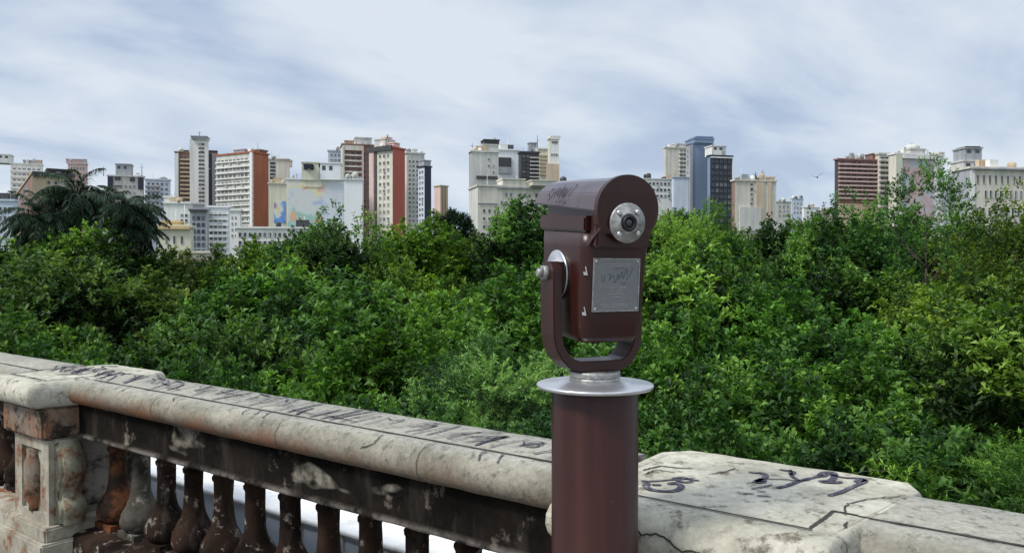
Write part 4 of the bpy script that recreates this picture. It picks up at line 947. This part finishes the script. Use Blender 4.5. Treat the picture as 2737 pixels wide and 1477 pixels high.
def mesh_build(bm):
    me = bpy.data.meshes.new('trunk'); bm.to_mesh(me); bm.free(); me.materials.append(barkM); return me
TH = 5.0
PROT = {}
for key, a in {
   'dense1': dict(nl=0, lobes=70, ns=48, leaves=12, spray=.70, leaf=.28, lw=.14),
   'dense2': dict(nl=0, lobes=58, ns=50, leaves=12, spray=.80, leaf=.27, lw=.155),
   'dense3': dict(nl=0, lobes=80, ns=38, leaves=12, spray=.70, leaf=.31, lw=.13),
   'fern': dict(nl=0, lobes=52, ns=34, leaves=26, spray=1.15, leaf=.22, lw=.055, up=.2, flat=.6),
   'broad': dict(nl=0, lobes=60, ns=50, leaves=10, spray=.60, leaf=.28, lw=.15),
   'sparse': dict(nl=0, lobes=34, ns=18, leaves=10, spray=.75, leaf=.24, lw=.12, flat=.9),
}.items():
    me, C_ = crown_mesh('crown', mat=leafA, **a); tr, lm = limbs(C_, TH); PROT[key] = (me, tr, lm)
TREES = [
 # x, ytop (pixels), distance, radius, kind, colour, label
 # far rank
 (60, 560, 62, 6.5, 'dense1', (1.0, 1.05, .9), 'bright leafed tree at the far left below the palms'),
 (250, 566, 58, 6.0, 'dense2', (1.0, 1.1, .8), 'round green tree directly below the palm crowns'),
 (400, 622, 66, 5.5, 'dense3', (1.1, .95, .8), 'low olive tree in front of the yellow house'),
 (560, 636, 64, 5.5, 'broad', (.95, .9, .8), 'low tree in front of the white and pale blue block'),
 (690, 602, 60, 5.8, 'dense1', (1.1, 1.15, .7), 'light green tree in front of the long low white building'),
 (850, 520, 52, 5.0, 'sparse', (.95, 1.0, .9), 'tall airy tree rising before the mural wall'),
 (840, 560, 56, 5.5, 'dense2', (.8, .95, .9), 'dense tree around the stem of the airy tree before the mural wall'),
 (1000, 600, 60, 5.0, 'dense3', (.75, .9, .85), 'dark tree at the foot of the brick red wall'),
 (1075, 545, 58, 4.6, 'broad', (1.05, 1.15, .7), 'bright yellow green tree right of the brick red wall'),
 (1150, 590, 64, 5.0, 'dense1', (.9, .9, .8), 'green tree under the open sky gap'),
 (1240, 578, 60, 5.0, 'dense2', (.8, .85, .8), 'dull green tree below the broad cream building'),
 (1335, 500, 54, 4.6, 'dense3', (.8, .95, .85), 'tall tree just left of the telescope body'),
 (1450, 560, 60, 5.5, 'dense1', (.8, .95, .85), 'tree mostly hidden behind the telescope body'),
 (1580, 640, 55, 5.5, 'dense2', (.9, .95, .8), 'tree hidden behind the telescope eyepiece'),
 (1690, 528, 60, 4.6, 'dense3', (1.0, 1.1, .75), 'bushy tree below the low white block right of the telescope'),
 (1752, 488, 46, 3.4, 'fern', (1.0, 1.25, .8), 'bright pointed young tree in front of the blue grey tower'),
 (1850, 575, 58, 5.4, 'dense1', (1.0, 1.1, .75), 'leafy tree at the foot of the dark glazed block'),
 (1950, 575, 66, 5.4, 'broad', (.85, .9, .8), 'olive tree at the foot of the cream and orange block'),
 (2030, 540, 54, 4.5, 'dense2', (.8, .9, .8), 'dark green tree below the skyline gap'),
 (2130, 486, 50, 4.8, 'sparse', (.85, 1.0, 1.0), 'airy tree before the red brown building'),
 (2210, 560, 60, 5.5, 'dense3', (.85, 1.0, .8), 'dense tree below the slim cream tower'),
 (2105, 540, 44, 4.2, 'dense3', (.8, .95, .8), 'dark crown in front of the tan base of the red brown building'),
 (2325, 400, 40, 2.7, 'sparse', (.8, 1.0, .8), 'tallest thin tree standing before the mural building at right'),
 (2340, 545, 56, 5.5, 'broad', (.9, 1.0, .85), 'tree behind the thin trunk below the mural building'),
 (2450, 515, 46, 3.8, 'sparse', (1.1, 1.1, .8), 'loose light tree before the grey walled building'),
 (2560, 470, 44, 5.0, 'sparse', (1.15, 1.05, .65), 'yellowish airy tree before the long cream building at right edge'),
 (2500, 560, 54, 5.5, 'dense1', (1.15, 1.0, .65), 'olive yellow tree at the right edge under the cream building'),
 # middle rank
 (10, 625, 38, 5.0, 'dense2', (.85, .95, .8), 'dark broad tree at the left edge of the middle rank'),
 (170, 640, 36, 4.8, 'dense3', (.75, .8, .75), 'shadowy tree left of the middle, above the left pier'),
 (330, 705, 38, 4.8, 'broad', (1.0, .95, .75), 'olive tree of the middle rank right of the left pier'),
 (505, 735, 33, 4.6, 'dense1', (.9, 1.0, .8), 'green tree of the middle rank below the pale low house'),
 (700, 655, 36, 5.0, 'dense2', (.9, 1.1, .75), 'round leafy tree of the middle rank below the long white building'),
 (880, 700, 30, 4.8, 'dense3', (.8, .95, .8), 'wide dark tree below the mural wall'),
 (1055, 645, 37, 4.4, 'dense1', (1.1, 1.2, .7), 'fresh green tree of the middle rank left of the telescope'),
 (1230, 700, 30, 4.6, 'broad', (.95, 1.1, .8), 'mid green tree close to the left side of the telescope yoke'),
 (1420, 650, 36, 4.6, 'dense2', (.85, 1.0, .8), 'middle rank tree directly behind the telescope yoke'),
 (1700, 620, 33, 4.6, 'dense3', (.98, 1.1, .85), 'fresh green tree just right of the telescope body'),
 (1880, 610, 38, 4.8, 'dense1', (.9, 1.0, .8), 'wide tree right of the telescope in the middle rank'),
 (2050, 735, 30, 4.4, 'broad', (.9, 1.1, .8), 'middle rank tree below the tan low wall'),
 (2200, 650, 38, 4.8, 'dense2', (.85, .95, .8), 'dark tree left of the thin trunk at right'),
 (2410, 705, 30, 4.6, 'dense3', (1.05, 1.05, .7), 'olive green tree of the middle rank near the right edge'),
 (2570, 660, 28, 3.8, 'broad', (1.05, 1.05, .75), 'yellow green tree of the middle rank cut by the right edge'),
 # near rank
 (70, 765, 26, 3.6, 'dense1', (.85, .95, .75), 'near bush crown above the left end of the balustrade'),
 (330, 800, 22, 3.4, 'dense2', (.75, .85, .75), 'dark near crown above the left pier cap'),
 (620, 790, 22, 3.2, 'dense3', (.7, .8, .75), 'dark near crown above the middle of the long handrail'),
 (790, 890, 17, 2.8, 'broad', (.95, 1.1, .7), 'near crown with lit top left of the ferny tree'),
 (960, 800, 18, 2.8, 'dense1', (1.0, 1.2, .7), 'near leafy crown between the middle of the handrail and ferny tree'),
 (1215, 805, 14, 1.9, 'fern', (1.0, 1.5, 1.1), 'bright ferny tree left of the telescope pole'),
 (1400, 850, 18, 2.8, 'dense2', (.7, .85, .8), 'dark near crown behind the pole of the telescope'),
 (1700, 780, 18, 2.6, 'broad', (.95, 1.15, .85), 'near light leafed shrub right of the telescope pole'),
 (1860, 900, 15, 2.4, 'dense3', (.85, 1.0, .8), 'near crown above the right pier cap'),
 (2020, 815, 18, 2.7, 'dense1', (.8, .95, .8), 'near shadowy crown beyond the right pier'),
 (2190, 900, 14, 2.4, 'broad', (.95, 1.1, .8), 'near crown with broad leaves above the right rail'),
 (2350, 820, 17, 2.5, 'dense2', (.85, 1.0, .7), 'near dark crown above the right handrail end'),
 (2540, 745, 13, 2.2, 'dense3', (.88, .95, .72), 'yellow green near crown at the right edge above the rail'),
 (480, 900, 15, 2.3, 'dense1', (.8, .95, .75), 'low near bush right behind the left pier cap'),
 (160, 880, 17, 2.4, 'broad', (.8, .95, .75), 'low near bush behind the left end of the rail'),
 (780, 985, 12, 1.6, 'dense2', (.8, .95, .75), 'lowest bush behind the middle of the long handrail'),
 (1060, 1010, 11, 1.7, 'dense3', (.7, .85, .75), 'lowest dark bush left of the pole behind the handrail'),
 (1330, 1035, 10, 1.5, 'dense1', (.55, .7, .65), 'lowest dark bush touching the pole outline at left'),
 (1760, 1040, 9, 1.6, 'broad', (.75, .9, .75), 'lowest shrub right of the pole above the pier cap'),
 (2040, 1050, 8.5, 1.6, 'dense2', (.65, .8, .7), 'lowest shrub beyond the graffitied pier cap'),
 (2300, 1060, 7.5, 1.5, 'dense3', (.65, .8, .65), 'lowest shrub beyond the right rail'),
 (2540, 1040, 6.8, 1.4, 'fern', (.85, 1.0, .65), 'ferny shrub at the bottom right beyond the rail'),
]
random.seed(21)
def tree(x, y, Y, rad, kind, colr, label):
    colr = tuple(min(1.3, 1.08*v**1.6) for v in colr)
    me, tr, lm = PROT[kind]; k = pxk(x); zt = pz(y, Y)
    root = empty('tree' if rad > 2.0 else 'bush', (k*Y, Y, GZ), random.uniform(0, 6.28), label=label, cat='tree' if rad > 2.0 else 'bush')
    sx = rad/5.2; sz = min(sx*random.uniform(1.15, 1.6), (zt-GZ-.6)/11.35)
    crown_h = 11.35*sz
    zc = zt-GZ-crown_h                       # crown base height
    o = bpy.data.objects.new('crown', me); o.parent = root; o.location = (0, 0, zc); o.scale = (sx, sx, sz); o.color = (*colr, 1); col.objects.link(o)
    t_ = bpy.data.objects.new('trunk', tr); t_.parent = root; t_.scale = (sx, sx, (zc+.05)/TH); col.objects.link(t_)
    l_ = bpy.data.objects.new('limbs', lm); l_.parent = root; l_.location = (0, 0, zc); l_.scale = (sx, sx, sz); col.objects.link(l_)
    return root
for a in TREES: tree(*a)

# tall dark conical tree in the sky gap
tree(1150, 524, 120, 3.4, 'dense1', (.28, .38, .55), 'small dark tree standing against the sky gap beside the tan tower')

# palms
def palm_mesh(nf=20, length=4.2):
    B, D, NN, T, LL_, LW_, DR = [], [], [], [], [], [], []
    rach = bmesh.new()
    for i in range(nf):
        a = 2*math.pi*i/nf*2.618+rng.uniform(-.2, .2); el = rng.uniform(-.15, 1.3); ln = length*rng.uniform(.8, 1.1)
        p = np.array([0, 0, 0.]); d = np.array([math.cos(a)*math.cos(el), math.sin(a)*math.cos(el), math.sin(el)])
        steps = 26; prev = None
        for j in range(steps):
            q = p.copy(); p = p+d*ln/steps; d = unit(d-np.array([0, 0, .062+.02*rng.random()]))
            tube(rach, tuple(q), tuple(p), .035*(1-j/steps)+.008, .035*(1-(j+1)/steps)+.008, 4)
            if j < 2: continue
            side = unit(np.cross(d, [0, 0, 1.]))
            for sg in (-1, 1):
                for h in range(3):
                    B.append(q+(p-q)*h*.33); D.append(unit(side*sg*.85+d*.55+np.array([0, 0, -.25])+rng.normal(size=3)*.12)); NN.append(unit(np.array([0, 0, 1.])+rng.normal(size=3)*.3))
                    T.append(rng.normal(.45, .18)); LL_.append(.75*math.sin(math.pi*min(.95, (j/steps)*.85+.12))+.15); LW_.append(.085); DR.append(rng.uniform(.2, .6))
    return make_leaf_mesh('fronds', np.array(B), np.array(D), np.array(LL_), np.array(LW_), np.array(DR), np.array(NN), np.array(T), leafP), mesh_build(rach)
pm = [palm_mesh(38), palm_mesh(32)]
for i, (x, y, Y, sc, l) in enumerate([(195, 496, 62, .95, 'tallest dark palm tree above the left trees'), (325, 530, 60, .8, 'dark palm tree with drooping fronds nearest the yellow house'), (108, 556, 60, .8, 'low dark palm crown at the far left'), (250, 545, 66, 1.0, 'dark palm between the two tallest palm crowns'), (330, 580, 60, .7, 'lowest dark palm tree at the right of the palm group')]):
    k = pxk(x); z = pz(y, Y)
    rt = empty('palm_tree', (k*Y, Y, GZ), i*1.3, label=l, cat='palm tree')
    bm = bmesh.new(); H = z-GZ
    for j in range(10): tube(bm, (.1*math.sin(j*.4), 0, H*j/10), (.1*math.sin((j+1)*.4), 0, H*(j+1)/10), .24-.008*j, .24-.008*(j+1), 9)
    tr = mesh_obj('trunk', bm, barkM, rt)
    o = bpy.data.objects.new('fronds', pm[i % 2][0]); o.parent = rt; o.location = (0, 0, H); o.scale = (sc,)*3; o.color = (1, 1, 1, 1); col.objects.link(o)
    o = bpy.data.objects.new('frond_stalks', pm[i % 2][1]); o.parent = rt; o.location = (0, 0, H); o.scale = (sc,)*3; col.objects.link(o)
